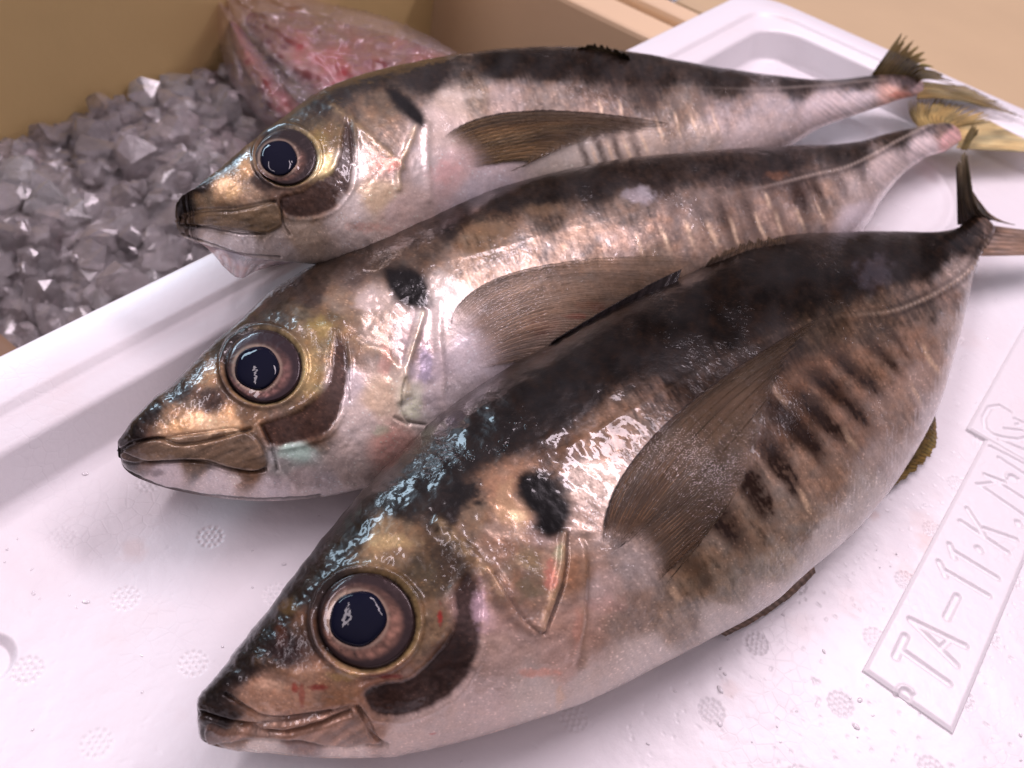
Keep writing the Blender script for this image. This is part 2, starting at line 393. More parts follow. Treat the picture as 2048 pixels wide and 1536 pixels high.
def paint(P, s, w, K):
    x, y = P[..., 0], P[..., 1]; sd = K['seed']; sc = K['sc']
    pts = arr(K['pts']); c = idw(P, pts, 9 * sc, sd)
    ax = np.array(K['axis'], float); ax /= np.linalg.norm(ax); pe = np.array([-ax[1], ax[0]])
    a = P @ ax; b = P @ pe
    # mottling: fine grain and streaks that follow the scale rows
    n1 = fbm(x / (9 * sc), y / (9 * sc), sd + 2, 4); n2 = fbm(x / (34 * sc), y / (34 * sc), sd + 5, 4)
    k = np.array(K['bardir'], float); k /= np.linalg.norm(k); kp = np.array([-k[1], k[0]])
    n3 = fbm((P @ kp) / (5 * sc), (P @ k) / (34 * sc), sd + 7, 3)
    body = sm(K['gill'] - 20 * sc, K['gill'] + 60 * sc, x)
    pale = sm(.18, .45, c.mean(-1)) * .8
    lum = 1 + (.8 * n1 + .5 * n2 + .9 * n3 * body) * (1 - pale)
    c = c * np.clip(lum, .25, 2.2)[..., None]
    hue = fbm(x / (22 * sc), y / (22 * sc), sd + 21, 3)
    c = c * (1 + (hue * (1 - pale))[..., None] * np.array([.34, -.0, -.34]))
    # dark back
    st = arr(K['st']); poly = np.vstack([smoothline(K['back'], 50), smoothline(st[:, :2], 50)[::-1] + np.array([-14, -34]) * sc])
    d = sdpoly(P, poly) + 34 * sc * fbm(x / (30 * sc), y / (30 * sc), sd + 101, 4) + 10 * sc * n3
    mk = sm(26 * sc, -26 * sc, d) * K.get('backst', .9)
    dk = s2l((44, 30, 23)) * (1 + 1.4 * n1 + 1.1 * n2)[..., None] * (1 + hue[..., None] * np.array([.8, .3, -.5])) + sm(-5, 25, d)[..., None] * .02
    c = c * (1 - mk[..., None]) + dk * mk[..., None]
    # fine scale streaks on the narrowing tail
    stv = fbm((P @ np.array([-.62, .78])) / (3.2 * sc), (P @ np.array([.78, .62])) / (50 * sc), sd + 121, 2)
    c = c * (1 + 2.2 * stv * sm(.70, .84, s) * (.4 + .6 * mk))[..., None]
    # flank bars
    for bb in K['bars']:
        bx, by, ln, wd, st_ = bb[:5]; kk_ = k if len(bb) < 7 else np.array(bb[5:7]) / math.hypot(*bb[5:7])
        q = P - np.array([bx, by]); al = q @ kk_; ac = q @ np.array([-kk_[1], kk_[0]]) + 13 * sc * fbm(x / (36 * sc), y / (36 * sc), sd + 31, 3)
        m = sm(1, .2, np.abs(al) / (ln * 1.85)) * sm(1, .1, np.abs(ac) / (wd * (1.7 - .4 * al / ln))) * st_ * 1.25 * np.clip(.9 + 1.1 * n1 + 1.2 * n3, 0, 1.3)
        c = mixc(c, m, K.get('barcol', (66, 48, 42)))
    for (bx, by, ln, wd, st_) in K.get('lights', []):
        q = P - np.array([bx, by]); al = q @ k; ac = q @ kp + 10 * sc * fbm(x / 30, y / 30, sd + 33, 2)
        m = sm(1, .2, np.abs(al) / ln) * sm(1, .1, np.abs(ac) / wd) * st_ * (1 + 1.5 * n1)
        c = mixc(c, m, (225, 195, 170))
    rw = 4 * fbm(x / (60 * sc), y / (60 * sc), sd + 111, 2)
    rows = np.cos(2 * np.pi * ((P @ kp) / (8.5 * sc) + rw)) * np.cos(2 * np.pi * ((P @ k) / (13 * sc) + rw)) * body
    c = c * (1 + .10 * (1 - pale) * rows * (.2 + vnoise(x / (30 * sc), y / (30 * sc), sd + 113)))[..., None]
    h = rows * .018 * sc * .001; wob = 3.5 * sc * fbm(x / (18 * sc), y / (18 * sc), sd + 41, 3)
    mm = sc * .001
    # lateral line with scutes towards the tail
    ll = smoothline(K['lateral'], 60); dl = dline_n(P, ll); tl = sm(K['scute'][0], K['scute'][1], x)
    sc_ = .5 + .5 * np.cos(2 * np.pi * a / (9 * sc))
    c = mixc(c, np.exp(-(dl / (4 * sc)) ** 2) * (.05 + .5 * tl) * (.4 + .6 * sc_), K.get('scutecol', (175, 155, 140)))
    c = mixc(c, np.exp(-((dl - 8 * sc) / (5 * sc)) ** 2) * .45 * tl, (60, 48, 46))
    h += np.exp(-(dl / (6 * sc)) ** 2) * (.25 + .6 * tl * sc_) * .45 * mm
    # dark gill-cover crescent
    if 'crescent' in K:
        d = sdpoly_n(P, smoothline(np.vstack([K['crescent'], K['crescent'][:1]]), 60)) + wob * 1.6
        c = mixc(c, sm(4 * sc, -7 * sc, d) * K.get('cresst', .9), K['crescol']); c = c * (1 + sm(6, -6, d)[..., None] * n1[..., None] * .8)
        h -= sm(2 * sc, -6 * sc, d) * .35 * mm; h += np.exp(-((d - 8 * sc) / (6 * sc)) ** 2) * .25 * mm
    # gill cover ridges
    for L_, wd, hh, cl, stn in K['ridges']:
        d = dline_n(P, smoothline(L_, 40)) + wob * .5
        h += np.exp(-(d / (wd * 1.5)) ** 2) * hh * 1.0 * mm
        c = mixc(c, np.exp(-(d / (wd * 1.2)) ** 2) * stn * .42 * (1 + 2.5 * n1), cl)
    for L_, wd, dep, stn in K['grooves']:
        d = dline_n(P, smoothline(L_, 50)) + wob * .35
        h -= np.exp(-(d / wd) ** 2) * dep * 1.3 * mm
        c = mixc(c, np.exp(-(d / (wd * .75)) ** 2) * stn, (48, 34, 32))
    # upper jaw plate
    d = sdpoly_n(P, smoothline(np.vstack([K['maxilla'], K['maxilla'][:1]]), 60)); m = sm(1.5 * sc, -4 * sc, d)
    mc = s2l(K['maxcol'][0]) * (1 - sm(K['maxx'][0], K['maxx'][1], x))[..., None] + s2l(K['maxcol'][1]) * sm(K['maxx'][0], K['maxx'][1], x)[..., None]
    nm = fbm(a / (60 * sc), b / (10 * sc), sd + 51, 3)
    c = c * (1 - m[..., None] * .8) + mc * (1 + 1.6 * nm[..., None]) * m[..., None] * .8
    h += sm(0, -9 * sc, d) * .5 * mm; h -= np.exp(-(d / (4 * sc)) ** 2) * .30 * mm
    c = mixc(c, np.exp(-((d - 1) / (3.5 * sc)) ** 2) * .32, (60, 46, 40))
    # shoulder spot
    d = sdpoly_n(P, smoothline(np.vstack([K['spot'], K['spot'][:1]]), 50)) + wob * 1.5
    c = mixc(c, sm(15 * sc, -15 * sc, d - 1 * sc + wob), (20, 13, 15)); spotm = sm(10, -6, d)
    # blotches: (x,y,rx,ry,rgb,strength)
    for bx, by, rx, ry, kk, st_ in K['blots']:
        q = np.hypot((x - bx) / rx, (y - by) / ry) + 1.1 * fbm(x / (16 * sc), y / (16 * sc), int(bx) % 97, 4) + .5 * n1
        c = mixc(c, sm(1.1, .35, q) * st_, kk)
    # eye socket and its bright rim
    ex, ey, rx, ry = K['eye']; rr = np.hypot((x - ex) / rx, (y - ey) / ry); an = np.arctan2(y - ey, x - ex)
    h -= sm(1.12, .9, rr) * 1.3 * mm; h += np.exp(-((rr - 1.17) / .07) ** 2) * .55 * mm
    c = mixc(c, sm(1.12, 1.02, rr), (38, 27, 26))
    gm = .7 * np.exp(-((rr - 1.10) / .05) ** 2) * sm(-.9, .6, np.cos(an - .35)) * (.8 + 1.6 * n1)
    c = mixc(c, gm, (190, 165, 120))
    c = mixc(c, np.exp(-((rr - 1.22) / .08) ** 2) * sm(-.1, -.9, np.cos(an)) * .7, (52, 36, 34))
    # fine relief everywhere
    h += (fbm(x / (70 * sc), y / (70 * sc), sd + 61, 3)) * .5 * mm + n1 * .06 * mm
    headm = 1 - body
    h += headm * fbm(x / (26 * sc), y / (26 * sc), sd + 71, 3) * .45 * mm
    # pale scales that fleck the skin
    fl = vnoise(x / (2.6 * sc), y / (2.6 * sc), sd + 81); fl2 = fbm(x / (40 * sc), y / (40 * sc), sd + 83, 3)
    lumc = c.mean(-1)
    c = c * (1 + sm(.80, .95, fl)[..., None] * (.45 + 1.2 * fl2[..., None]))
    c = np.clip(c, .004, .92) * K.get('gain', 1.0)
    lum2 = c.mean(-1)
    sil = np.clip(sm(.04, .30, lum2) * .32 + .2 * fl2, 0.02, .45)
    wet = np.clip(.26 + .35 * headm + .6 * sm(.02, .18, lum2) + .8 * fbm(x / (60 * sc), y / (60 * sc), sd + 91, 3), .1, 1) * (1 - .3 * spotm)
    c = c * np.array([.99, 1.03, .95]) * (.90 + .36 * sm(.12, .5, lum2))[..., None] * np.clip((lum2 + .004) / .12, .05, 1)[..., None] ** .65
    return np.clip(c, 0, .95), sil, wet, h

A_ = {}
FA = dict(name='horse_mackerel', gain=np.array([.84, .79, .73]), N=1000, M=640, seed=3, sc=1.0, axis=(1575, -980), bardir=(.50, .86), gill=1180, paint=paint,
 label='nearest and largest horse mackerel, dark back, its tail bent up at the right',
 st='400,1402,396,1452,3.5,12 405,1388,402,1480,6,12 428,1357,450,1497,8.5,12 468,1296,530,1504,11,12.5 516,1234,610,1512,13,13 565,1164,700,1514,15,13 618,1093,800,1508,16.5,13 690,1005,920,1482,18.5,13 780,910,1060,1440,20,13 880,820,1200,1390,21.5,13 1000,745,1330,1325,22,12.5 1120,672,1440,1268,22,12.5 1240,610,1540,1212,21.5,12 1350,562,1632,1134,20.5,12 1440,515,1716,1061,18.5,11 1530,489,1794,966,16,10.5 1620,480,1862,850,13,10 1710,476,1900,735,10.5,10 1790,473,1926,640,7.5,10.5 1860,473,1943,565,5.5,11.5 1905,464,1957,515,4,12.5 1925,450,1975,490,3.5,13 1945,437,1988,468,2.4,13.5 1962,444,1986,460,1.2,13.5',
 pts='''420,1390,60,45,42 470,1330,50,35,40 520,1270,55,38,38 590,1180,70,50,45 568,1240,120,85,60 560,1290,60,30,30 640,1130,55,45,38 720,1060,60,48,38 800,1090,130,105,80 760,1080,150,125,95 800,1000,50,38,30 900,900,40,30,26
 850,1150,95,78,55 900,1120,85,65,45 860,1260,130,105,80 900,1300,95,65,50 520,1390,190,150,130 600,1390,185,145,125 680,1390,160,120,95 760,1360,130,95,80 450,1440,60,45,42 480,1470,165,130,110 600,1460,140,105,95 680,1440,160,125,115
 740,1460,170,135,120 520,1493,215,200,200 700,1503,225,205,205 800,1480,200,180,180 900,1450,195,175,175 960,1400,200,180,182 980,1300,185,160,155 960,1230,200,170,175 1000,1200,165,135,125 1050,1150,130,105,90 1000,1080,150,120,105 940,1040,130,105,85
 900,1020,50,38,35 1020,980,160,125,105 1040,1030,200,165,140 1080,1060,165,140,135 1060,1130,150,130,105 1100,1130,172,142,126 1150,1150,160,120,95 1160,1250,185,152,142 1130,1330,195,165,160 1080,1380,200,185,185 1180,1370,195,180,180
 1180,1050,170,150,145 1180,960,195,178,176 1230,1000,190,174,172 1130,900,110,80,60 1200,880,130,100,80 1260,820,120,95,80 1300,780,110,88,78 1000,850,45,33,30 1100,780,40,30,26 1250,700,38,28,26 1400,620,36,27,24 1550,560,40,30,28 1700,520,50,38,36
 1850,510,60,48,45 1930,470,65,52,48 1960,480,90,75,68 1975,470,125,105,98 1450,650,55,42,36 1550,680,70,55,48 1650,640,85,68,55 1750,640,100,82,70 1850,620,105,88,80 1900,590,150,130,125 1930,560,185,170,170 1900,650,175,155,150 1860,750,180,155,148
 1870,820,180,165,168 1830,700,150,122,108 1750,720,125,98,82 1800,830,165,140,130 1780,920,175,160,160 1700,850,140,112,98 1650,770,120,92,76 1600,830,115,88,72 1650,950,150,125,110 1740,990,175,165,165 1600,1050,150,132,120 1550,1130,165,152,142
 1650,1080,180,170,170 1500,1080,130,110,95 1450,1180,155,140,128 1550,1190,185,175,178 1400,1150,125,105,88 1350,1250,160,142,132 1450,1240,190,180,182 1300,1320,200,188,190 1250,1230,165,145,138 1200,1180,185,165,165 1260,1120,165,150,148 1150,560,40,30,26 1350,740,60,46,40 1420,760,70,54,46 850,860,38,28,26 700,1000,50,40,34''',
 bars=[(1716,748,62,15,.8,.72,.69),(1682,795,70,16,.9,.73,.68),(1647,839,68,16,.9,.73,.68),(1592,855,72,20,.95,.72,.69),(1562,935,66,20,.9,.54,.84),(1514,986,52,22,.95,.55,.83),(1457,1055,44,26,.8,.6,.8),(1770,715,44,10,.6,.7,.7),(1620,905,50,10,.5,.7,.7),(1800,690,40,8,.5,.6,.8),(1500,1000,30,12,.4,.6,.8),(1400,1150,40,20,.4,.6,.8)],
 back=[(425,1412),(500,1345),(560,1290),(606,1205),(650,1125),(720,1060),(820,985),(900,965),(990,925),(1090,890),(1180,835),(1260,775),(1370,715),(1500,680),(1620,630),(1740,590),(1850,555),(1925,505),(1965,470)],
 lights=[(1610,1000,40,10,.6),(1560,790,40,10,.2),(1700,880,40,10,.4),(1350,1190,30,14,.5),(1860,720,50,8,.6),(1835,790,40,7,.4)],
 lateral=[(1130,900),(1250,830),(1400,740),(1550,670),(1654,638),(1772,625),(1828,608),(1884,580),(1940,540),(1975,480)], scute=(1650,1850),
 crescent=[(935,1142),(962,1185),(963,1256),(952,1318),(921,1375),(864,1415),(811,1434),(754,1432),(728,1401),(732,1379),(776,1366),(820,1357),(864,1318),(899,1278),(912,1234),(908,1186)], crescol=(66,44,40),
 ridges=[([(877,1049),(920,1090),(974,1146),(1000,1190)],11,.7,(205,175,130),.6),([(974,1146),(1031,1234),(1080,1260)],9,.5,(150,115,85),.35),([(1128,1070),(1120,1140),(1106,1190),(1085,1255)],6,.8,(200,165,115),.6),([(1172,1070),(1172,1160),(1165,1330)],8,.5,(195,165,140),.4),([(520,1320),(600,1350),(700,1342)],12,.4,(180,150,110),.3)],
 grooves=[([(400,1428),(425,1436),(480,1452),(560,1462),(620,1452),(700,1424)],5,1.1,.85),([(450,1388),(494,1419),(535,1436),(591,1434),(660,1424)],4,.5,.35),([(1136,1070),(1131,1150),(1112,1215),(1090,1268)],4,.6,.55),([(990,1150),(1050,1240),(1084,1266)],4,.4,.35),([(716,1414),(745,1470),(775,1492)],4,.4,.25),([(1172,1075),(1180,1140),(1176,1230),(1160,1330)],10,.5,.2)],
 maxilla=[(450,1462),(512,1448),(591,1441),(653,1428),(706,1414),(730,1432),(752,1475),(762,1491),(732,1489),(697,1499),(644,1490),(591,1482),(512,1477),(440,1490),(415,1488),(405,1462),(420,1450)], maxcol=((120,92,84),(165,130,115)), maxx=(400,520),
 spot=[(1036,950),(1055,942),(1094,952),(1120,978),(1141,1007),(1139,1036),(1122,1067),(1092,1073),(1068,1056),(1072,1040),(1055,1015),(1042,997),(1034,968)],
 eye=(733,1242,95,92), pupil=(716,1238,57,56), iris=(118,86,72), irisdark=(44,30,30),
 blots=[(930,985,50,36,(26,19,20),.85),(1012,1000,26,55,(190,155,125),.7),(1035,1030,18,14,(240,215,180),.8),(1010,1062,50,24,(200,175,165),.5),(1100,975,60,36,(20,14,15),.7),(1190,965,78,60,(140,128,122),.6),(1240,1010,30,40,(196,186,184),.4),(1100,1150,16,40,(215,130,120),.6),(1118,1105,14,22,(160,180,150),.5),(1155,1255,12,50,(215,150,135),.35),(960,1210,20,55,(215,185,210),.6),
  (640,1374,26,8,(140,20,20),.75),(604,1384,7,28,(165,50,42),.5),(590,1375,8,12,(170,40,30),.7),(880,1233,5,24,(160,30,22),.9),(775,1352,35,6,(120,30,28),.7),(1090,1470,30,5,(190,60,60),.5),(865,1468,12,4,(200,70,70),.7),(1080,1345,45,12,(230,150,130),.45),(1120,1400,14,30,(225,180,140),.4),(560,1265,18,34,(150,80,50),.3),(575,1210,26,24,(150,118,66),.35),
  (780,1085,60,22,(200,175,130),.5),(1748,545,52,42,(100,98,116),.42),(1215,1210,45,25,(225,165,160),.2),(1275,1130,50,45,(186,174,178),.3),(1060,1180,40,30,(120,110,80),.4),(1010,1320,50,50,(205,180,180),.3),(540,1370,40,20,(225,190,170),.4),(690,1352,40,12,(200,170,110),.4),(800,1415,60,10,(90,60,55),.2)])
FB = dict(name='horse_mackerel', N=860, M=520, seed=23, sc=.8, axis=(1650, -640), bardir=(.36, .93), gill=880, paint=paint,
 label='middle horse mackerel of the three, bronze back, lower jaw outlined in black',
 st='246,889,236,914,3,13 255,872,245,937,5,13 272,842,275,957,7.5,13 308,796,340,978,10,13 353,754,420,992,12,13 410,693,500,1000,13.5,13 464,644,590,998,15,13 530,583,690,984,17,13 620,530,790,955,18.5,13 720,482,880,900,19.5,12 830,445,980,835,20,12 940,397,1090,770,20,12 1060,366,1210,700,19.5,11.5 1200,340,1340,630,18.5,11 1340,326,1470,580,16.5,10 1460,316,1590,525,14,9 1560,308,1690,490,11,9 1640,302,1735,450,9,9.5 1700,292,1766,400,7,10 1755,276,1808,347,5,10.5 1810,264,1853,314,4,11 1860,252,1890,302,3.5,11 1893,248,1910,290,2.2,11 1915,258,1922,282,1,11',
 pts='''265,880,55,42,42 300,820,60,45,42 350,780,75,52,42 400,740,95,70,55 412,748,160,120,85 450,690,65,50,42 340,830,150,120,95 400,850,215,175,140 460,850,200,155,115 350,860,205,165,130 420,800,80,58,48 500,830,130,100,75 300,905,130,105,95 260,905,70,55,52
 400,920,120,98,82 480,900,115,98,85 500,930,140,105,80 330,950,190,175,180 430,965,200,185,188 550,980,205,190,195 600,960,200,182,182 560,920,170,165,165 590,900,175,190,185 620,860,100,72,55 560,870,120,85,65 620,820,110,85,62 620,760,150,125,85 640,680,135,110,75
 660,640,110,88,62 600,640,110,92,70 560,640,80,65,50 620,590,80,65,58 700,540,75,60,52 680,610,150,125,105 740,600,175,155,145 700,700,150,120,100 690,770,200,185,190 720,850,205,188,185 760,800,200,175,155 780,890,215,170,160 700,930,205,185,180 650,985,210,195,198
 750,700,170,150,140 830,700,165,145,145 850,740,180,165,175 830,800,215,210,195 880,650,195,180,180 900,580,200,185,180 860,800,205,190,195 950,700,205,192,200 930,540,160,135,120 760,520,85,68,55 850,500,95,75,60 900,440,60,48,42 1000,400,60,47,42 1000,450,110,85,65
 950,480,125,98,75 1100,380,55,45,40 1100,430,95,75,60 1050,490,150,130,120 1200,370,60,48,42 1250,420,120,100,88 1150,470,155,132,120 1300,360,70,56,50 1350,440,145,122,112 1250,490,160,135,125 1450,340,85,70,66 1450,420,130,108,98 1400,480,165,140,128 1550,320,70,56,54
 1600,380,105,85,78 1560,430,165,140,130 1650,400,150,128,118 1700,300,70,58,52 1700,380,175,155,150 1720,440,200,185,192 1780,330,190,172,172 1800,272,80,68,62 1850,290,200,182,185 1880,257,130,110,105 1900,275,215,165,165 1050,600,165,140,125 1200,560,155,128,110 1300,540,150,125,108 1000,640,180,160,155''',
 back=[(262,884),(310,838),(358,800),(408,745),(462,690),(520,640),(600,588),(690,545),(780,515),(880,478),(980,440),(1100,408),(1220,390),(1350,380),(1480,366),(1600,350),(1700,322),(1800,282),(1885,256)], backst=.62,
 bars=[(1400,430,40,12,.4),(1450,440,50,12,.5),(1500,430,50,12,.5),(1550,410,45,12,.5),(1600,400,40,12,.6),(1640,390,35,10,.6),(1680,365,30,9,.6),(1340,400,40,14,.4),(1270,380,40,14,.3),(1720,340,24,8,.5)],
 lights=[(1330,480,40,6,.7),(1380,470,42,6,.7),(1425,468,40,6,.7),(1470,465,44,6,.7),(1520,455,42,6,.8),(1560,450,40,6,.6),(1600,440,36,6,.6),(1640,425,30,5,.5),(1280,490,40,6,.5),(1535,400,24,6,.6)],
 lateral=[(860,530),(980,500),(1085,470),(1124,459),(1315,415),(1420,395),(1510,378),(1576,362),(1641,346),(1706,329),(1804,277),(1863,248)], scute=(1450,1650), scutecol=(190,170,160),
 crescent=[(673,663),(696,708),(694,766),(681,823),(658,861),(616,880),(544,891),(525,861),(530,846),(563,834),(608,815),(643,785),(662,747),(664,708)], crescol=(84,56,45), cresst=.95,
 ridges=[([(688,663),(726,693),(765,708),(806,754),(814,785)],8,.6,(185,150,105),.6),([(845,628),(825,690),(806,754),(800,800)],5,.8,(215,200,165),.7),([(879,606),(877,670),(883,747),(883,823)],6,.5,(215,195,190),.5),([(600,650),(640,660),(690,640),(720,640)],8,.5,(160,130,95),.4)],
 grooves=[([(240,900),(262,892),(310,876),(360,888),(420,880),(500,858)],3.6,.7,.7),([(243,905),(300,925),(400,922),(450,935),(500,945),(530,940)],4,.7,.6),([(806,760),(802,800),(815,840),(850,850)],3,.4,.4),([(820,850),(790,835)],3,.4,.3),([(523,852),(545,900),(555,940)],4,.5,.4),([(250,944),(315,971),(391,988),(467,996),(560,999),(640,993)],3.2,.3,.75),([(690,672),(696,740),(700,800)],3,.4,.35)],
 maxilla=[(266,884),(346,872),(403,865),(464,857),(502,868),(525,895),(534,926),(525,941),(494,945),(448,937),(391,924),(334,924),(266,927),(243,918),(239,903)], maxcol=((95,76,70),(128,104,84)), maxx=(250,320),
 spot=[(768,537),(814,537),(848,552),(864,606),(837,617),(799,606),(776,571)],
 eye=(527,733,74,70), pupil=(514,736,46,42), iris=(98,70,64), irisdark=(46,32,36),
 blots=[(590,905,45,18,(170,200,190),.6),(780,885,26,28,(225,165,155),.4),(760,860,20,14,(165,200,170),.4),(826,818,20,26,(225,228,205),.6),(850,730,16,50,(160,150,190),.4),(1550,350,34,12,(150,92,55),.35),(1281,392,40,22,(165,155,165),.6),(1290,385,16,14,(180,172,180),.3),(1150,632,30,7,(190,40,30),.85),(1090,655,50,26,(190,95,95),.45),(1190,612,40,12,(180,80,70),.4),(640,650,30,28,(190,165,95),.4),(620,740,20,60,(190,160,110),.5),
   (310,945,18,10,(105,90,95),.6),(470,960,20,14,(225,210,210),.5),(440,850,50,22,(232,200,165),.5),(360,850,30,16,(210,160,110),.5),(700,560,60,30,(110,95,90),.4),(980,460,60,20,(140,110,80),.4),(1080,420,60,14,(140,108,78),.3),(890,600,40,30,(215,205,205),.5),(740,600,40,30,(200,185,185),.5),(770,720,14,50,(205,140,130),.4)])
FC = dict(name='horse_mackerel', N=780, M=440, seed=43, sc=.68, axis=(1465, -280), bardir=(.30, .95), gill=860, paint=paint,
 label='farthest horse mackerel, its head resting over the tray rim above the ice',
 st='356,431,353,446,3,30 360,417,357,459,5,30 367,398,374,471,7,30 388,373,410,487,9,30 425,340,465,503,11,30 466,303,530,515,13,30 503,273,590,520,14,29.5 550,235,650,525,15.5,29 618,188,730,520,17,27.5 711,154,830,490,18,25 820,129,920,455,18,22 930,111,1020,425,18,19 1040,102,1120,400,17.5,16 1150,102,1220,385,16.5,14 1256,112,1310,368,15,12.5 1358,129,1400,350,13,11.5 1461,144,1490,330,11,11 1540,156,1578,294,8.5,11 1610,163,1640,258,6.5,11.5 1680,161,1705,232,5,12 1742,154,1768,210,4,12.5 1790,151,1800,199,3.5,13 1822,156,1830,192,2.2,13 1842,162,1846,184,1,13',
 pts='''370,410,55,42,40 400,375,60,48,42 470,320,70,55,45 484,332,175,140,105 400,400,150,125,100 450,385,200,165,130 500,390,170,145,125 520,365,75,55,45 380,440,95,78,65 450,430,120,100,82 520,440,130,108,80 400,462,195,182,182 480,490,200,190,192 560,500,205,192,190
 600,470,185,165,150 600,410,110,85,65 570,395,105,80,65 660,390,100,75,62 650,330,190,170,130 640,290,120,98,62 600,240,80,65,45 680,270,120,95,65 560,240,70,58,50 650,200,60,50,42 700,230,100,80,65 700,330,205,195,195 700,430,210,195,192 760,330,190,160,150 760,390,210,185,160
 770,300,150,128,115 740,230,140,115,95 760,200,110,90,72 800,330,170,150,145 840,330,205,190,190 800,420,210,185,180 880,250,200,180,175 900,350,210,180,180 950,390,205,192,200 900,200,195,175,165 860,160,65,50,40 1000,130,50,40,32 950,190,150,130,115 1000,190,175,155,150
 1100,130,55,42,35 1100,200,150,130,120 1200,130,65,50,42 1200,180,105,85,75 1200,220,155,132,122 1150,320,195,182,175 1280,300,190,170,160 1300,180,90,72,62 1350,220,140,120,108 1400,270,175,158,152 1450,165,75,62,55 1450,230,160,142,140 1500,280,185,168,168 1550,210,175,158,158
 1600,170,80,66,62 1640,210,195,178,182 1720,165,80,68,65 1720,195,200,185,190 1800,165,150,130,135 1790,185,215,170,160 740,140,50,42,38''',
 back=[(364,422),(395,388),(440,350),(500,298),(560,255),(630,222),(700,198),(780,180),(880,175),(1000,160),(1120,162),(1250,172),(1380,174),(1500,176),(1640,172),(1780,158)], backst=.74,
 bars=[(1235,300,36,7,.5),(1200,300,36,7,.5),(1170,310,34,7,.5),(1270,290,36,7,.4),(1300,200,40,12,.4),(1350,210,34,9,.3),(1400,210,34,8,.3),(1240,190,30,12,.3)],
 lights=[(1190,320,40,6,.7),(1222,310,40,6,.7),(1255,300,38,6,.7),(1290,290,38,6,.6),(1320,260,40,5,.6),(1355,250,42,5,.6),(1390,250,36,5,.5),(1200,215,24,5,.6),(1240,215,24,5,.5),(1430,240,36,5,.4)],
 lateral=[(850,190),(980,160),(1150,168),(1250,178),(1380,174),(1510,178),(1641,171),(1771,158)], scute=(1350,1600), scutecol=(150,135,128),
 crescent=[(696,228),(711,280),(707,340),(696,384),(666,418),(622,434),(577,431),(559,410),(563,392),(600,384),(637,358),(666,340),(681,303),(685,266)], crescol=(80,56,46), cresst=.95,
 ridges=[([(666,217),(696,236),(741,277),(778,310),(804,336)],6,.6,(190,160,115),.6),([(830,254),(815,295),(796,336),(796,377)],4.5,.8,(200,175,130),.7),([(855,250),(852,300),(858,400)],5,.5,(215,195,190),.4)],
 grooves=[([(356,442),(380,430),(420,424),(470,422),(520,412),(550,402)],3,.6,.6),([(372,452),(400,455),(440,462),(490,470),(530,466)],3,.6,.55),([(365,468),(420,488),(480,508),(560,514)],2.6,.4,.7),([(700,244),(706,290),(712,330)],3,.4,.35),([(562,405),(565,440),(580,470)],3,.5,.4)],
 maxilla=[(366,425),(414,418),(470,416),(518,407),(548,403),(563,425),(563,451),(548,462),(522,469),(488,462),(433,455),(377,451),(357,446)], maxcol=((88,70,60),(130,108,84)), maxx=(360,410),
 spot=[(772,176),(796,180),(833,210),(850,238),(845,256),(820,240),(788,208)],
 eye=(574,314,58,54), pupil=(557,316,38,34), iris=(84,60,50), irisdark=(38,26,26),
 blots=[(775,330,22,18,(230,140,125),.6),(890,345,40,30,(225,170,170),.4),(700,400,30,20,(215,205,205),.4),(730,455,60,12,(235,175,160),.4),(650,335,18,24,(225,205,150),.5),(470,385,24,16,(220,180,130),.5),(1560,210,60,20,(190,180,190),.3),(1290,105,24,8,(80,60,40),.3),(640,285,24,24,(170,145,80),.4),(930,190,60,14,(215,200,195),.4),(1800,190,26,8,(220,130,110),.5)])

def tailplace(zb, zm, zt):
    def f(P, U, v):
        z = (1 - v) ** 2 * zb + 2 * v * (1 - v) * (2 * zm - .5 * (zb + zt)) + v ** 2 * zt
        return at(P, z / 1000)
    return f
def surfplace(surf, off0, off1):
    def f(P, U, v):
        X, n = surf(P); o = (off0 * (1 - v) + off1 * v) / 1000
        return X + n * o[..., None]
    return f

for K in (FA, FB, FC):
    root, surf = build_fish(K); put_eye(root, surf, K)

# pectoral fins lie along the flank
r, sf = FA['root'], FA['surf']
fan('pectoral_fin', r, [(1206,1084),(1228,1100),(1262,1085),(1296,1120),(1310,1168)],
    [(1312,868),(1372,880),(1420,930),(1430,1000),(1400,1080)],
    [(1654,630),(1587,703),(1540,790),(1470,985),(1322,1170)], surfplace(sf, .1, .9), (100,78,58), (98,78,58), nr=29, ragged=.05, teeth=14,
    nv=120, nu=260, alpha=(.85, .30), raystr=.42, fade=.16, mat=FINW, rip=.0001, th=.00012, dark=lambda U, v: np.exp(-(U / .035) ** 2) * .9 + .35 * sm(.3, 0, v) * sm(.5, .1, U), seed=4)
r, sf = FB['root'], FB['surf']
fan('pectoral_fin', r, [(900,644),(910,662),(924,688),(940,715),(955,740)], [(1050,541),(1080,560),(1110,600),(1110,650),(1090,720)],
    [(1430,514),(1400,560),(1330,600),(1240,680),(1120,760)], surfplace(sf, .1, .9), (170,146,126), (160,138,114), nr=27, ragged=.05, teeth=12,
    nv=110, nu=200, alpha=(.62, .22), raystr=.3, fade=.26, mat=FINW, rip=.0001, th=.00012, dark=lambda U, v: np.exp(-(U / .02) ** 2) * .75, seed=6)
r, sf = FC['root'], FC['surf']
fan('pectoral_fin', r, [(882,280),(890,290),(902,304),(914,320),(928,338)], [(1040,225),(1060,245),(1080,265),(1080,290),(1050,322)],
    [(1338,251),(1290,262),(1200,275),(1110,305),(1010,345)], surfplace(sf, .1, .9), (120,98,66), (95,76,55), nr=14, ragged=.04, teeth=12,
    nv=100, nu=180, alpha=(.9, .6), raystr=.4, fade=.26, mat=FINW, rip=.0001, th=.00012, dark=lambda U, v: np.exp(-(U / .05) ** 2) * .6 + .25 * sm(.5, .1, U), seed=7)

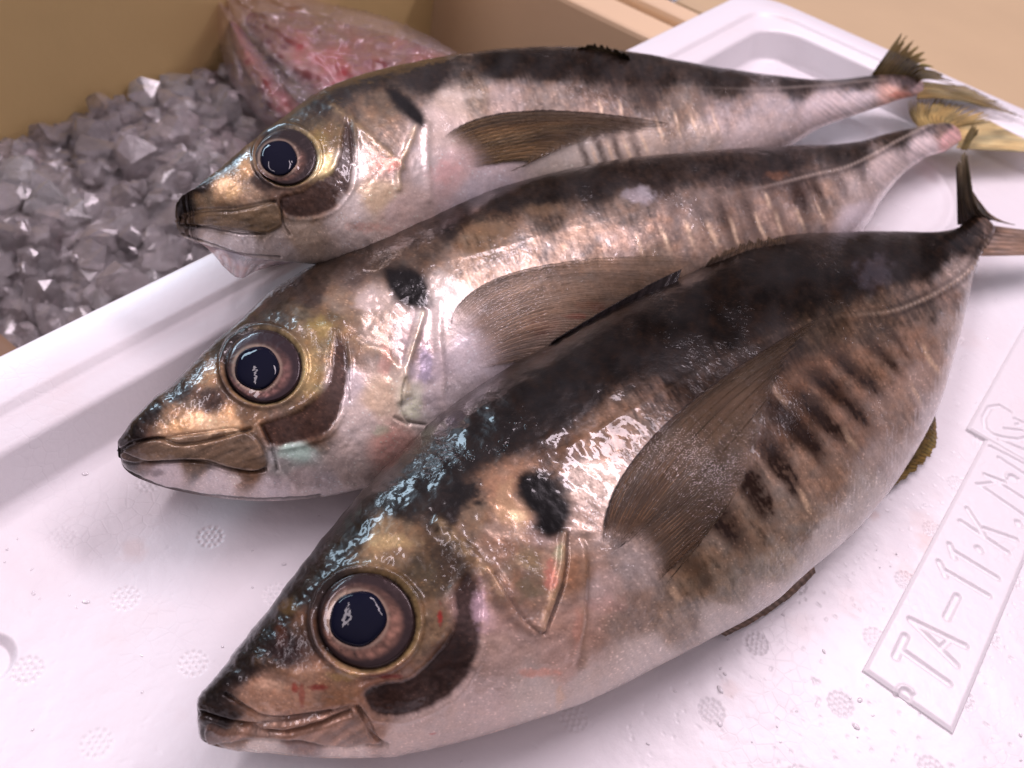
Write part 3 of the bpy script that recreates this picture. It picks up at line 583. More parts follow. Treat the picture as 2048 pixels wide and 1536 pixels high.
# dorsal, anal and pelvic fins
def rim_fin(name, root, base, marg, zb, zt, c0, c1, **kw):
    base = np.array(base, float); marg = np.array(marg, float)
    return fan(name, root, base, (interp(base, np.linspace(0,1,9)) + interp(marg, np.linspace(0,1,9))) / 2, marg, tailplace(zb, (zb + zt) / 2, zt), c0, c1, **kw)
r = FA['root']
rim_fin('dorsal_fin', r, [(1090,700),(1180,660),(1270,612),(1345,590)], [(1108,680),(1190,630),(1290,573),(1364,536)], 24, 26, (34,26,25), (26,20,20), nr=5, ragged=.05, teeth=3, seed=3, alpha=(1,.95), nu=90, nv=24)
rim_fin('dorsal_fin', r, [(1400,545),(1450,528),(1510,508),(1570,500)], [(1425,512),(1464,490),(1515,474),(1570,470)], 22, 24.5, (52,42,36), (105,88,70), nr=10, ragged=.35, teeth=9, seed=5, alpha=(1,.85), nu=110, nv=24)
rim_fin('anal_fin', r, [(1770,975),(1800,930),(1840,870),(1868,830)], [(1794,968),(1842,935),(1873,892),(1871,842)], 5, 2, (70,52,34), (150,125,60), nr=8, ragged=.2, teeth=8, seed=8, alpha=(1,.8), nu=90, nv=24)
rim_fin('pelvic_fin', r, [(1430,1262),(1490,1225),(1560,1180),(1625,1125)], [(1450,1272),(1515,1240),(1580,1195),(1630,1146)], 4, 1.5, (150,128,112), (130,108,92), nr=6, ragged=.1, teeth=5, seed=9, alpha=(1,.9), nu=90, nv=20)
r = FB['root']
rim_fin('dorsal_fin', r, [(950,402),(1030,380),(1100,362),(1160,352)], [(985,380),(1050,362),(1110,350),(1158,346)], 22, 24, (40,32,28), (30,24,24), nr=6, ragged=.3, teeth=5, seed=13, alpha=(1,.95), nu=80, nv=18)
rim_fin('dorsal_fin', r, [(1210,346),(1260,338),(1320,334),(1380,330)], [(1235,326),(1275,316),(1315,315),(1350,322)], 20, 22.5, (30,24,24), (26,20,22), nr=8, ragged=.3, teeth=6, seed=14, alpha=(1,.95), nu=80, nv=18)
r = FC['root']
rim_fin('dorsal_fin', r, [(1120,112),(1170,112),(1215,118),(1262,124)], [(1150,98),(1185,86),(1218,90),(1256,108)], 27, 31, (48,40,28), (60,50,32), nr=9, ragged=.4, teeth=8, seed=15, alpha=(1,.9), nu=90, nv=20)

# tail fins
r = FA['root']
fan('tail_fin', r, [(1915,450),(1935,448),(1960,442),(1985,440)], [(1914,395),(1924,390),(1938,400),(1955,415)], [(1912,332),(1918,318),(1932,300),(1944,370)],
    tailplace(13.5, 20, 27), (45,34,30), (105,92,70), nr=8, ragged=.08, teeth=7, seed=21, alpha=(1,.95), nu=90, nv=50, dark=lambda U, v: np.exp(-(U / .18) ** 2) * .9, lift=0)
fan('tail_fin', r, [(1965,448),(1972,462),(1970,485),(1962,512)], [(2030,458),(2035,470),(2030,490),(2025,511)], [(2110,466),(2120,478),(2120,495),(2110,508)],
    tailplace(13.5, 12, 10), (150,128,112), (120,98,82), nr=8, ragged=.05, teeth=6, seed=22, alpha=(1,.95), nu=80, nv=50)
fan('tail_fin', r, [(1950,440),(1960,436),(1972,436),(1985,440)], [(1946,400),(1955,405),(1975,425),(2000,444)], [(1938,370),(1960,405),(1990,440),(2030,450)],
    tailplace(13.5, 15, 17), (175,160,145), (120,100,82), nr=6, ragged=.1, teeth=6, seed=23, alpha=(1,.95), nu=70, nv=30)
r = FB['root']
fan('tail_fin', r, [(1850,262),(1868,254),(1890,248),(1912,258)], [(1822,235),(1850,228),(1890,232),(1935,248)], [(1818,196),(1868,190),(1935,205),(2005,235)],
    tailplace(11, 11.5, 12), (150,124,72), (190,166,104), nr=12, ragged=.3, teeth=18, seed=24, alpha=(.95,.6), nu=160, nv=50, dark=lambda U, v: np.exp(-(U / .12) ** 2) * .4)
fan('tail_fin', r, [(1905,250),(1918,262),(1920,278),(1912,296)], [(1990,240),(2000,262),(2000,282),(1990,301)], [(2075,232),(2110,262),(2120,290),(2110,306)],
    tailplace(11, 10, 9), (205,184,130), (225,205,150), nr=13, ragged=.2, teeth=16, seed=25, alpha=(.95,.62), nu=140, nv=70)
fan('tail_fin', r, [(1922,300),(1928,300),(1934,302)], [(1932,272),(1940,274),(1946,278)], [(1948,246),(1956,252),(1962,264)],
    tailplace(12, 14, 16), (105,88,40), (85,70,34), nr=3, ragged=.2, teeth=3, seed=26, alpha=(1,.95), nu=40, nv=24)
r = FC['root']
fan('tail_fin', r, [(1742,152),(1775,152),(1810,158),(1835,168)], [(1775,104),(1808,112),(1835,130),(1862,158)], [(1808,60),(1843,90),(1868,135),(1925,175)],
    tailplace(13, 22, 30), (128,110,58), (176,158,94), nr=13, ragged=.34, teeth=9, seed=27, alpha=(1,.62), nu=160, nv=60, dark=lambda U, v: np.exp(-(U / .08) ** 2) * .6 + .35 * sm(.8, 1, v))
fan('tail_fin', r, [(1822,160),(1832,168),(1836,180),(1832,198)], [(1900,170),(1908,180),(1912,190),(1905,200)], [(1935,172),(1985,196),(2048,235),(1960,212)],
    tailplace(13, 14, 13), (122,104,62), (160,140,92), nr=9, ragged=.22, teeth=15, seed=28, alpha=(.95,.62), nu=130, nv=60, dark=lambda U, v: .05 + 0 * v)
# loose skin hanging under the lower jaw of the farthest fish
fan('throat_membrane', r, [(381,473),(430,493),(490,507),(560,514),(620,517)], [(400,485),(445,512),(485,530),(535,527),(600,522)],
    [(420,497),(449,534),(480,556),(515,540),(585,524)], tailplace(26, 23, 20), (215,198,205), (205,180,178), nr=3, ragged=0, teeth=1, seed=31, alpha=(.55, .5), raystr=.05,
    nu=90, nv=40, dark=lambda U, v: sm(.94, 1, v) * .45 * sm(.75, .5, U))

# ------------------------------------------------------------------ foam tray
def make_foam():
    m, nt, b = mat_new('white_foam')
    tc = nd(nt, 'ShaderNodeTexCoord')
    b.inputs['Roughness'].default_value = .42; b.inputs['Subsurface Weight'].default_value = .04
    b.inputs['Subsurface Radius'].default_value = (.004, .003, .003); b.inputs['Subsurface Scale'].default_value = 1
    b.inputs['Coat Weight'].default_value = .25; b.inputs['Coat Roughness'].default_value = .25
    v = nd(nt, 'ShaderNodeTexVoronoi', feature='DISTANCE_TO_EDGE'); v.inputs['Scale'].default_value = 360
    nt.links.new(tc.outputs['Object'], v.inputs['Vector'])
    e1 = nd(nt, 'ShaderNodeMapRange'); e1.inputs[1].default_value = 0; e1.inputs[2].default_value = .07
    nt.links.new(v.outputs['Distance'], e1.inputs[0])
    # stains: watery pink smears
    n = nd(nt, 'ShaderNodeTexNoise'); n.inputs['Scale'].default_value = 38; n.inputs['Detail'].default_value = 4; nt.links.new(tc.outputs['Object'], n.inputs['Vector'])
    st = nd(nt, 'ShaderNodeMapRange'); st.inputs[1].default_value = .60; st.inputs[2].default_value = .80; nt.links.new(n.outputs[0], st.inputs[0])
    at_ = nd(nt, 'ShaderNodeAttribute', attribute_name='stain')
    ad = nd(nt, 'ShaderNodeMath', operation='ADD', use_clamp=True); 
    mu = nd(nt, 'ShaderNodeMath', operation='MULTIPLY'); mu.inputs[1].default_value = .25
    nt.links.new(st.outputs[0], mu.inputs[0]); nt.links.new(mu.outputs[0], ad.inputs[0]); nt.links.new(at_.outputs['Fac'], ad.inputs[1])
    mx = nd(nt, 'ShaderNodeMix', data_type='RGBA'); mx.inputs[6].default_value = (.80, .785, .80, 1); mx.inputs[7].default_value = (.72, .52, .45, 1)
    nt.links.new(ad.outputs[0], mx.inputs[0])
    # bead seams and pinholes show in patches
    pn = nd(nt, 'ShaderNodeTexNoise'); pn.inputs['Scale'].default_value = 30; nt.links.new(tc.outputs['Object'], pn.inputs['Vector'])
    pm = nd(nt, 'ShaderNodeMapRange'); pm.inputs[1].default_value = .52; pm.inputs[2].default_value = .75; nt.links.new(pn.outputs[0], pm.inputs[0])
    inv = nd(nt, 'ShaderNodeMath', operation='SUBTRACT'); inv.inputs[0].default_value = 1; nt.links.new(e1.outputs[0], inv.inputs[1])
    seam = nd(nt, 'ShaderNodeMath', operation='MULTIPLY'); nt.links.new(inv.outputs[0], seam.inputs[0]); nt.links.new(pm.outputs[0], seam.inputs[1])
    mk = nd(nt, 'ShaderNodeAttribute', attribute_name='vent')
    sm2 = nd(nt, 'ShaderNodeMath', operation='MULTIPLY'); sm2.inputs[1].default_value = .16; nt.links.new(seam.outputs[0], sm2.inputs[0])
    mx2 = nd(nt, 'ShaderNodeMix', data_type='RGBA'); mx2.inputs[7].default_value = (.50, .46, .50, 1)
    nt.links.new(sm2.outputs[0], mx2.inputs[0]); nt.links.new(mx.outputs[2], mx2.inputs[6]); nt.links.new(mx2.outputs[2], b.inputs['Base Color'])
    n2 = nd(nt, 'ShaderNodeTexNoise'); n2.inputs['Scale'].default_value = 700; n2.inputs['Detail'].default_value = 2; nt.links.new(tc.outputs['Object'], n2.inputs['Vector'])
    b1 = nd(nt, 'ShaderNodeBump'); b1.inputs['Strength'].default_value = .12; b1.inputs['Distance'].default_value = .0006; nt.links.new(n2.outputs[0], b1.inputs['Height'])
    b2 = nd(nt, 'ShaderNodeBump', invert=True); b2.inputs['Strength'].default_value = .16; b2.inputs['Distance'].default_value = .0004
    nt.links.new(seam.outputs[0], b2.inputs['Height']); nt.links.new(b1.outputs[0], b2.inputs['Normal']); nt.links.new(b2.outputs[0], b.inputs['Normal'])
    return m
FOAM = make_foam()

tray = empty('foam_tray', 'white foam tray with moulded lettering and a low rim, under the three fish', 'tray')
# rounded rectangle loops around the tray, profile from the floor out to the skirt
XF, YL = .3895, .1424                                    # far and left outer edges
XN, YR = -.12, -.30                                      # near and right outer edges, out of the frame
def loop(inset, z, rad, n=28):
    cx = [(XF - inset, YL - inset), (XN + inset, YL - inset), (XN + inset, YR + inset), (XF - inset, YR + inset)]
    out = []
    for k, (x, y) in enumerate(cx):
        sxn = -1 if k in (0, 3) else 1; syn = -1 if k in (0, 1) else 1
        c = (x + sxn * rad, y + syn * rad); a0 = [0, 90, 180, 270][k]
        for i in range(n):
            a = math.radians(a0 + 90 * i / (n - 1)); out.append((c[0] + rad * math.cos(a), c[1] + rad * math.sin(a), z))
    return out
prof = [(.0, -.012, .020), (.0, -.002, .020), (.0, .0105, .020), (.0004, .0116, .0196), (.0012, .0120, .019), (.0115, .0120, .0165), (.0125, .01185, .0163), (.0132, .0108, .016), (.0142, .0106, .016),
        (.0200, .0103, .016), (.0208, .0099, .0165), (.0213, .0092, .0165), (.0234, .0012, .018), (.0240, .0003, .018), (.0252, .00002, .018), (.027, 0, .018)]
V = np.array([loop(*p) for p in prof]); nn = V.shape[1]
stn = np.zeros(V.shape[:2])
pv = proj(V); d = np.hypot((pv[..., 0] - 245) / 60, (pv[..., 1] - 712) / 30)
mesh_obj('rim', V, gridfaces(len(prof), nn, True), FOAM, tray, extra={'stain': stn})
# floor: fine sheet with moulded vent rosettes where the camera can see it
fx = np.concatenate([np.linspace(XN + .027, .0, 12)[:-1], np.arange(.0, .20, .00028), np.arange(.20, XF - .027, .0007), [XF - .027]])
fy = np.concatenate([np.linspace(YR + .027, -.07, 12)[:-1], np.arange(-.07, .1154, .00028), [YL - .027]])
gx, gy = np.meshgrid(fx, fy, indexing='ij')
lx = .0222 + .01842 * np.arange(-2, 20); ly = -.0037 + .01822 * np.arange(-5, 8)
gz = np.zeros_like(gx)
cxn = lx[np.argmin(np.abs(gx[..., None] - lx), -1)]; cyn = ly[np.argmin(np.abs(gy[..., None] - ly), -1)]
dx, dy = gx - cxn, gy - cyn
ca, sa = math.cos(.35), math.sin(.35); ux = dx * ca + dy * sa; uy = -dx * sa + dy * ca
dots = np.full(gx.shape, 1.0)
for rr_, nn_ in ((0, 1), (.00105, 6), (.0021, 12)):
    for k in range(nn_):
        a = 2 * math.pi * k / nn_; dots = np.minimum(dots, np.hypot(ux - rr_ * math.cos(a), uy - rr_ * math.sin(a)))
vis_r = .35 + .65 * vnoise(cxn * 900, cyn * 900, 5)
gz -= sm(.00050, .00018, dots) * .00038 * vis_r
gz += fbm(gx * 160, gy * 160, 71, 3) * .00025
# pinholes and a slightly uneven moulded surface in the near right area
ph = vnoise(gx * 1300, gy * 1300, 77); near = sm(.03, -.02, gy) * sm(.05, .09, gx)
gz -= sm(.90, .98, ph) * .00025 * (.25 + .75 * near)
# foot ring in the far corner
fr = np.hypot(gx - .30, gy - .06); gz += np.exp(-((fr - .042) / .0022) ** 2) * .0012
dc = at(np.array([-34., 1320.]), 0.0); gz -= .0016 * sm(.0052, .0036, np.hypot(gx - dc[0], gy - dc[1]))
edge_ = np.minimum(np.minimum(fx[-1] - gx, gy - fy[0]), np.minimum(gx - fx[0], fy[-1] - gy)); gz *= sm(0, .003, edge_)
st_ = np.zeros_like(gx)
for px, py, r_, s_ in ((265,1098,.0030,.30),(1860,1090,.0042,.42),(1815,1140,.003,.28),(1840,1040,.004,.22),(1745,1030,.002,.45),(1460,1380,.0025,.30),(1600,1250,.0035,.15),(1940,680,.006,.12),(1700,1200,.004,.12)):
    c0 = at(np.array([px, py]), 0.0); q = np.hypot(gx - c0[0], gy - c0[1]) / r_ + 1.1 * fbm(gx * 500, gy * 500, int(px), 4)
    st_ = np.maximum(st_, sm(1.15, .25, q) * s_)
mesh_obj('tray_floor', np.stack([gx, gy, gz], -1), gridfaces(len(fx), len(fy)), FOAM, tray, extra={'stain': st_})

# moulded label plate with sunk lettering: T A - 1 1 . K . M  and a second plate with G
def gpx(*pts): return [at(np.array(p, float), .0009)[:2] for p in pts]
STR = [  # (polyline, half width mm, depth)
 (gpx((1793,1313),(1812,1272)),.85), (gpx((1803,1298),(1899,1366)),.75),
 (gpx((1822,1238),(1914,1329)),.75), (gpx((1822,1238),(1932,1291)),.75), (gpx((1880,1298),(1900,1280)),.6),
 (gpx((1895,1234),(1916,1192)),.85),
 (gpx((1880,1123),(1892,1150)),.75), (gpx((1888,1138),(1979,1191)),.7),
 (gpx((1901,1088),(1910,1114)),.75), (gpx((1906,1100),(1996,1155)),.7),
 (gpx((1958,1096),(1961,1100)),.95),
 (gpx((1923,1042),(2016,1104)),.75), (gpx((1936,1016),(1958,1050),(1972,1074)),.65), (gpx((1970,1056),(2033,1078)),.7),
 (gpx((2038,1044),(2040,1048)),.95),
 (gpx((1958,968),(2048,1030),(2060,1038)),.75), (gpx((1972,948),(2062,1005)),.7), (gpx((1958,968),(2010,962),(1972,948)),.5), (gpx((2000,915),(2085,970)),.7), (gpx((2092,960),(2096,966)),.95),
 (gpx((2020,824),(2000,812),(1980,815),(1968,835),(1970,856),(1985,869),(2008,876),(2040,880),(2070,870),(2060,845),(2035,850)),.7),
 (gpx((2000,880),(2060,905)),.6), (gpx((1982,892),(2040,922),(2070,940)),.65), (gpx((2010,858),(2045,862)),.6), (gpx((2030,838),(2048,846)),.6),
]
def plate(name, x0, x1, y0, y1, zt, zoff):
    n_ = int((x1 - x0) / .00022); m_ = int((y1 - y0) / .00022)
    X, Y = np.meshgrid(np.linspace(x0, x1, n_), np.linspace(y0, y1, m_), indexing='ij')
    Z = np.full(X.shape, zt); P = np.stack([X, Y], -1)
    for L_, hw in STR:
        L_ = np.array(L_)
        if L_[:, 0].max() < x0 - .003 or L_[:, 0].min() > x1 + .003: continue
        d = dline(P, L_) / (hw * 1.0 / 1000)
        Z = np.minimum(Z, zt - .00055 * sm(1.25, .45, d))
    for (px, py) in ((1812,1388),(2026,957)):              # half-moon vent plugs
        c0 = at(np.array([px, py]), .0009); d = np.hypot(X - c0[0], Y - c0[1])
        Z = Z + np.exp(-((d - .0016) / .0004) ** 2) * .0004 * (X + Y > c0[0] + c0[1]) - sm(.0016, .001, d) * .0003
    Z += fbm(X * 500, Y * 500, 91, 3) * .00007
    ed = np.minimum(np.minimum(X - x0, x1 - X), np.minimum(Y - y0, y1 - Y)); Z -= .0004 * sm(.0009, 0, ed)
    # skirts down to the floor
    Vv = np.stack([X, Y, Z], -1)
    full = np.zeros((n_ + 2, m_ + 2, 3)); full[1:-1, 1:-1] = Vv
    full[0, 1:-1] = Vv[0]; full[-1, 1:-1] = Vv[-1]; full[1:-1, 0] = Vv[:, 0]; full[1:-1, -1] = Vv[:, -1]
    full[0, 0] = Vv[0, 0]; full[-1, 0] = Vv[-1, 0]; full[0, -1] = Vv[0, -1]; full[-1, -1] = Vv[-1, -1]
    full[0, :, 2] = full[-1, :, 2] = zoff; full[:, 0, 2] = zoff; full[:, -1, 2] = zoff
    return mesh_obj(name, full, gridfaces(n_ + 2, m_ + 2), FOAM, tray, extra={'stain': np.zeros(full.shape[:2])})
pa = at(np.array([1728, 1338]), .0009); pb = at(np.array([1910, 1465]), .0012); pc_ = at(np.array([1965, 898]), .0009)
plate('lettered_plate', pa[0], .235, pb[1], pa[1], .00075, -.001)
p2 = at(np.array([1933, 857]), .0009); p3 = at(np.array([1979, 777]), .0009)
plate('lettered_plate', pc_[0] + .0045, .30, p3[1] - .016, p3[1], .00105, -.001)

# ------------------------------------------------------------------ ice bins, ice, bag
def simple(name, c, rough, spec=.5, var=.035, sc=18, bump=.15):
    m, nt, b = mat_new(name); tc = nd(nt, 'ShaderNodeTexCoord')
    n = nd(nt, 'ShaderNodeTexNoise'); n.inputs['Scale'].default_value = sc; n.inputs['Detail'].default_value = 6; nt.links.new(tc.outputs['Object'], n.inputs['Vector'])
    r = nd(nt, 'ShaderNodeValToRGB'); r.color_ramp.elements[0].position = .3; r.color_ramp.elements[1].position = .7
    c = np.array(s2l(c)); r.color_ramp.elements[0].color = (*(c * (1 - var)), 1); r.color_ramp.elements[1].color = (*(c * (1 + var)), 1)
    nt.links.new(n.outputs[0], r.inputs[0]); nt.links.new(r.outputs[0], b.inputs['Base Color']); b.inputs['Roughness'].default_value = rough
    bp = bump_chain(nt, tc.outputs['Object'], [(160, 3, 0, bump, .001, (1, 1, 1))]); nt.links.new(bp.outputs[0], b.inputs['Normal'])
    return m
BEIGE = simple('beige_plastic', (212, 184, 148), .5)
LID = simple('lid_plastic', (186, 162, 124), .5)
TAN = simple('tan_plastic', (218, 190, 132), .55)

def boxmesh(x0, x1, y0, y1, z0, z1, bev=.0025):
    """box with chamfered vertical and top edges"""
    def lp(i, z): return [(x0 + i, y0 + i, z), (x1 - i, y0 + i, z), (x1 - i, y1 - i, z), (x0 + i, y1 - i, z)]
    V = []; F = []
    rings = [(0, z0), (0, z1 - bev), (bev * .3, z1 - bev * .3), (bev, z1)]
    for i, z in rings: V += lp(i, z)
    for r_ in range(3):
        for k in range(4): F.append((r_ * 4 + k, r_ * 4 + (k + 1) % 4, (r_ + 1) * 4 + (k + 1) % 4, (r_ + 1) * 4 + k))
    F.append((12, 13, 14, 15)); F.append((3, 2, 1, 0))
    return np.array(V), np.array(F)
def join(parts):
    V = []; F = []; o = 0
    for v, f in parts: V.append(v); F.append(f + o); o += len(v)
    return np.vstack(V), np.vstack(F)

ZR = -.013                                              # top of the bin walls
Xw = float(at(np.array([1150., 0.]), ZR)[0]) - .002     # dividing wall
t_ = ray(np.array([862., 50.])); Yw = float((CAM + t_ * (Xw / t_[0]))[1])
print('bin', Xw, Yw)
ZB = -.16
bin_ = empty('ice_bin', 'deep tan plastic bin of crushed ice behind the tray', 'bin')
mesh_obj('wall', *join([boxmesh(-.30, Xw, Yw, Yw + .035, ZB, ZR + .06)]), TAN, bin_, smooth=False)
mesh_obj('wall', *join([boxmesh(Xw, Xw + .022, -.35, Yw + .035, ZB, ZR)]), BEIGE, bin_, smooth=False)
lw = at(np.array([38., 690.]), -.03)
mesh_obj('wall', *join([boxmesh(lw[0] - .030, lw[0], -.35, Yw, ZB, -.03)]), simple('shaded_side_plastic', (128, 104, 82), .55), bin_, smooth=False)  # same bin plastic in a darker brown: this wall's shade is put into its colour
mesh_obj('bottom', *join([boxmesh(lw[0] - .03, Xw + .02, -.35, Yw + .035, ZB - .01, ZB)]), TAN, bin_, smooth=False)
mesh_obj('rim_bead', *join([boxmesh(Xw + .0225, Xw + .030, -.35, Yw + .3, ZB, ZR - .003), boxmesh(Xw + .0305, Xw + .045, -.35, Yw + .3, ZB, ZR + .001)]), BEIGE, bin_, smooth=False)
cool = empty('cooler_box', 'closed beige plastic box beyond the far corner of the tray', 'box')
mesh_obj('lid', *join([boxmesh(.452, 1.5, -.6, .205, -.10, -.03, .006)]), LID, cool, smooth=False)

ICEM, nt, b = mat_new('ice')
b.inputs['Base Color'].default_value = (.86, .84, .85, 1); b.inputs['Roughness'].default_value = .18; b.inputs['IOR'].default_value = 1.31
b.inputs['Transmission Weight'].default_value = .82; b.inputs['Subsurface Weight'].default_value = .0; b.inputs['Subsurface Radius'].default_value = (.006, .005, .006); b.inputs['Subsurface Scale'].default_value = 1; b.inputs['Coat Weight'].default_value = .8; b.inputs['Coat Roughness'].default_value = .16
a = nd(nt, 'ShaderNodeAttribute', attribute_name='tint'); nt.links.new(a.outputs['Color'], b.inputs['Base Color'])
tc = nd(nt, 'ShaderNodeTexCoord'); bp = bump_chain(nt, tc.outputs['Object'], [(240, 3, .8, .5, .0012, (1, 1, 1))]); nt.links.new(bp.outputs[0], b.inputs['Normal'])

def lump(rs, n=24):
    """one crushed piece: the hull of a few random points, flat faced"""
    import bmesh
    bm = bmesh.new(); sc_ = .7 + .6 * rs.rand(3)
    for k in range(n):
        d = rs.randn(3); d /= np.linalg.norm(d); bm.verts.new(tuple(d * sc_ * (.8 + .2 * rs.rand())))
    g = bmesh.ops.convex_hull(bm, input=bm.verts)
    bm.verts.index_update(); V = np.array([v.co[:] for v in bm.verts]); F = np.array([[v.index for v in f.verts] for f in bm.faces]); bm.free()
    return V, F
def ice_heap(name, region, n, size, seed, label):
    rs = np.random.RandomState(seed); parts = []; tints = []; protos = [lump(rs) for _ in range(60)]
    x0, x1, y0, y1, zf = region
    for i in range(n):
        x = x0 + (x1 - x0) * rs.rand(); y = y0 + (y1 - y0) * rs.rand(); z = zf(x, y) + rs.randn() * .0035
        v, f = protos[rs.randint(60)]; s_ = size * (.35 + 1.3 * rs.rand() ** 1.7)
        parts.append((v * s_ @ np.linalg.qr(rs.randn(3, 3))[0] + [x, y, z], f))
        g = (.82 + .17 * rs.rand()) * (.70 + .50 * vnoise(np.array(x * 40), np.array(y * 40), 9)); tints.append(np.tile(np.clip([g, g * .95, g * .955], .03, .95), (len(v), 1)))
    V, F = join(parts)
    o = mesh_obj(name, V, F, ICEM, None, np.vstack(tints), smooth=False); o['label'] = label; o['category'] = 'ice'; o['kind'] = 'stuff'; return o
def zf(x, y):
    return -.07 * float(sm(.24, .30, np.array(x))) + -.085 + .055 * np.clip((y - .10) / .25, 0, 1) + .012 * math.sin(x * 22 + 1) * math.cos(y * 17) 
ice_heap('ice', (lw[0], Xw - .012, .10, Yw - .006, zf), 12500, .0050, 5, 'grey crushed ice heaped in the bin behind the foam tray')
ice_heap('ice', (Xw + .05, Xw + .30, .10, .50, lambda x, y: -.05), 900, .010, 6, 'crushed ice in the far bin at the top edge')
SLUSH, nt, b = mat_new('slush'); tc = nd(nt, 'ShaderNodeTexCoord')
n = nd(nt, 'ShaderNodeTexNoise'); n.inputs['Scale'].default_value = 45; n.inputs['Detail'].default_value = 5; nt.links.new(tc.outputs['Object'], n.inputs['Vector'])
rp = nd(nt, 'ShaderNodeValToRGB'); rp.color_ramp.elements[0].position = .38; rp.color_ramp.elements[0].color = (.05, .036, .03, 1); rp.color_ramp.elements[1].position = .62; rp.color_ramp.elements[1].color = (.48, .42, .44, 1)
nt.links.new(n.outputs[0], rp.inputs[0]); nt.links.new(rp.outputs[0], b.inputs['Base Color']); b.inputs['Roughness'].default_value = .3
bp = bump_chain(nt, tc.outputs['Object'], [(90, 4, .5, .8, .004, (1, 1, 1)), (400, 3, .5, .6, .001, (1, 1, 1))]); nt.links.new(bp.outputs[0], b.inputs['Normal'])
sxg, syg = np.meshgrid(np.linspace(lw[0], Xw - .003, 420), np.linspace(.08, Yw - .002, 360), indexing='ij')
szg = -.07 * sm(.24, .30, sxg) - .085 + .055 * np.clip((syg - .10) / .25, 0, 1) + .012 * np.sin(sxg * 22 + 1) * np.cos(syg * 17) + .012 * fbm(sxg * 70, syg * 70, 5, 4) + .0030
so = mesh_obj('ice_slush', np.stack([sxg, syg, szg], -1), gridfaces(420, 360), SLUSH); so['kind'] = 'stuff'; so['label'] = 'wet grey slush between the ice lumps in the bin'; so['category'] = 'ice'

# plastic bag with a red fish in it, lying on the ice
bag = empty('plastic_bag', 'clear crumpled plastic bag of red fish lying on the ice', 'bag')
FILM, nt, b = mat_new('clear_film')
lwn = nd(nt, 'ShaderNodeLayerWeight'); lwn.inputs[0].default_value = .35; tr = nd(nt, 'ShaderNodeBsdfTransparent'); tr.inputs[0].default_value = (.93, .87, .87, 1); mxs = nd(nt, 'ShaderNodeMixShader')
mrf = nd(nt, 'ShaderNodeMapRange'); mrf.inputs[3].default_value = .08; mrf.inputs[4].default_value = .6; nt.links.new(lwn.outputs['Facing'], mrf.inputs[0])
b.inputs['Base Color'].default_value = (.85, .78, .80, 1); b.inputs['Roughness'].default_value = .08; b.inputs['Alpha'].default_value = .26
tc = nd(nt, 'ShaderNodeTexCoord'); bp = bump_chain(nt, tc.outputs['Object'], [(90, 4, 1.5, 1.0, .004, (1, 1, 1))]); nt.links.new(bp.outputs[0], b.inputs['Normal']); nt.links.new(bp.outputs[0], b.inputs['Coat Normal']); b.inputs['Coat Weight'].default_value = 1; nt.links.new(bp.outputs[0], lwn.inputs['Normal'])
b.inputs['Coat Roughness'].default_value = .05; b.inputs['Alpha'].default_value = 1; b.inputs['Metallic'].default_value = .6
nt.links.new(mrf.outputs[0], mxs.inputs[0]); nt.links.new(tr.outputs[0], mxs.inputs[1]); nt.links.new(b.outputs[0], mxs.inputs[2]); nt.links.new(mxs.outputs[0], [n for n in nt.nodes if n.type == 'OUTPUT_MATERIAL'][0].inputs[0])
outline = [(392,-60),(405,0),(432,60),(452,130),(480,185),(540,250),(640,260),(800,220),(960,170),(930,120),(850,70),(760,32),(640,0),(560,-60)]
def puff(name, outl, zbase, hgt, mat, parent, seed, crump, cells=4.0, colf=None, power=.5, hw=90.):
    outl = np.array(outl, float); x0, y0 = outl.min(0) - 4; x1, y1 = outl.max(0) + 4
    nx, ny = int((x1 - x0) / cells), int((y1 - y0) / cells)
    GX, GY = np.meshgrid(np.linspace(x0, x1, nx), np.linspace(y0, y1, ny), indexing='ij'); P = np.stack([GX, GY], -1)
    d = -sdpoly(P, smoothline(np.vstack([outl, outl[:1]]), 80)); ins = d > -cells
    prof_ = np.clip(d / hw, 0, 1); prof_ = np.sqrt(1 - (1 - prof_) ** 2)
    # radial creases running from the gathered neck
    ang = np.arctan2(GY + 40, GX - 420); rad = np.hypot(GY + 40, GX - 420)
    cre = np.abs(fbm(ang * 5 + fbm(GX / 90, GY / 90, seed + 2, 3), rad / 200, seed, 3)) * 2 + .5 * np.abs(fbm(GX / 40, GY / 40, seed + 5, 3)) * 2
    z = (zbase + hgt * prof_ + crump * (cre - .3) * np.minimum(prof_ * 2, 1)) / 1000
    zl = (zbase - hgt * .35 * prof_) / 1000
    top = at(P, z); bot = at(P, np.minimum(zl, z - .0002))
    idx = np.arange(nx * ny).reshape(nx, ny); f = gridfaces(nx, ny); ok = ins.ravel()[f].all(1); f = f[ok]
    used = np.zeros(nx * ny, bool); used[f.ravel()] = True
    V = np.vstack([top.reshape(-1, 3), bot.reshape(-1, 3)])
    # side walls on border edges
    ed = np.concatenate([f[:, [0, 1]], f[:, [1, 2]], f[:, [2, 3]], f[:, [3, 0]]]); key = {}
    for a_, b_ in ed.tolist():
        if (b_, a_) in key: del key[(b_, a_)]
        else: key[(a_, b_)] = 1
    side = np.array([(a_, a_ + nx * ny, b_ + nx * ny, b_) for a_, b_ in key])
    F = np.vstack([f, f[:, ::-1] + nx * ny, side])
    u_, inv = np.unique(F, return_inverse=True); V = V[u_]; F = inv.reshape(F.shape)
    cc = None
    if colf is not None:
        PP = np.vstack([P.reshape(-1, 2)] * 2)[u_]; cc = colf(PP)
    return mesh_obj(name, V, F, mat, parent, cc)
puff('film', outline, -30, 17, FILM, bag, 3, 8.0, colf=None)
redf, nt, b = mat_new('red_skin'); a = nd(nt, 'ShaderNodeAttribute', attribute_name='tint'); nt.links.new(a.outputs['Color'], b.inputs['Base Color'])
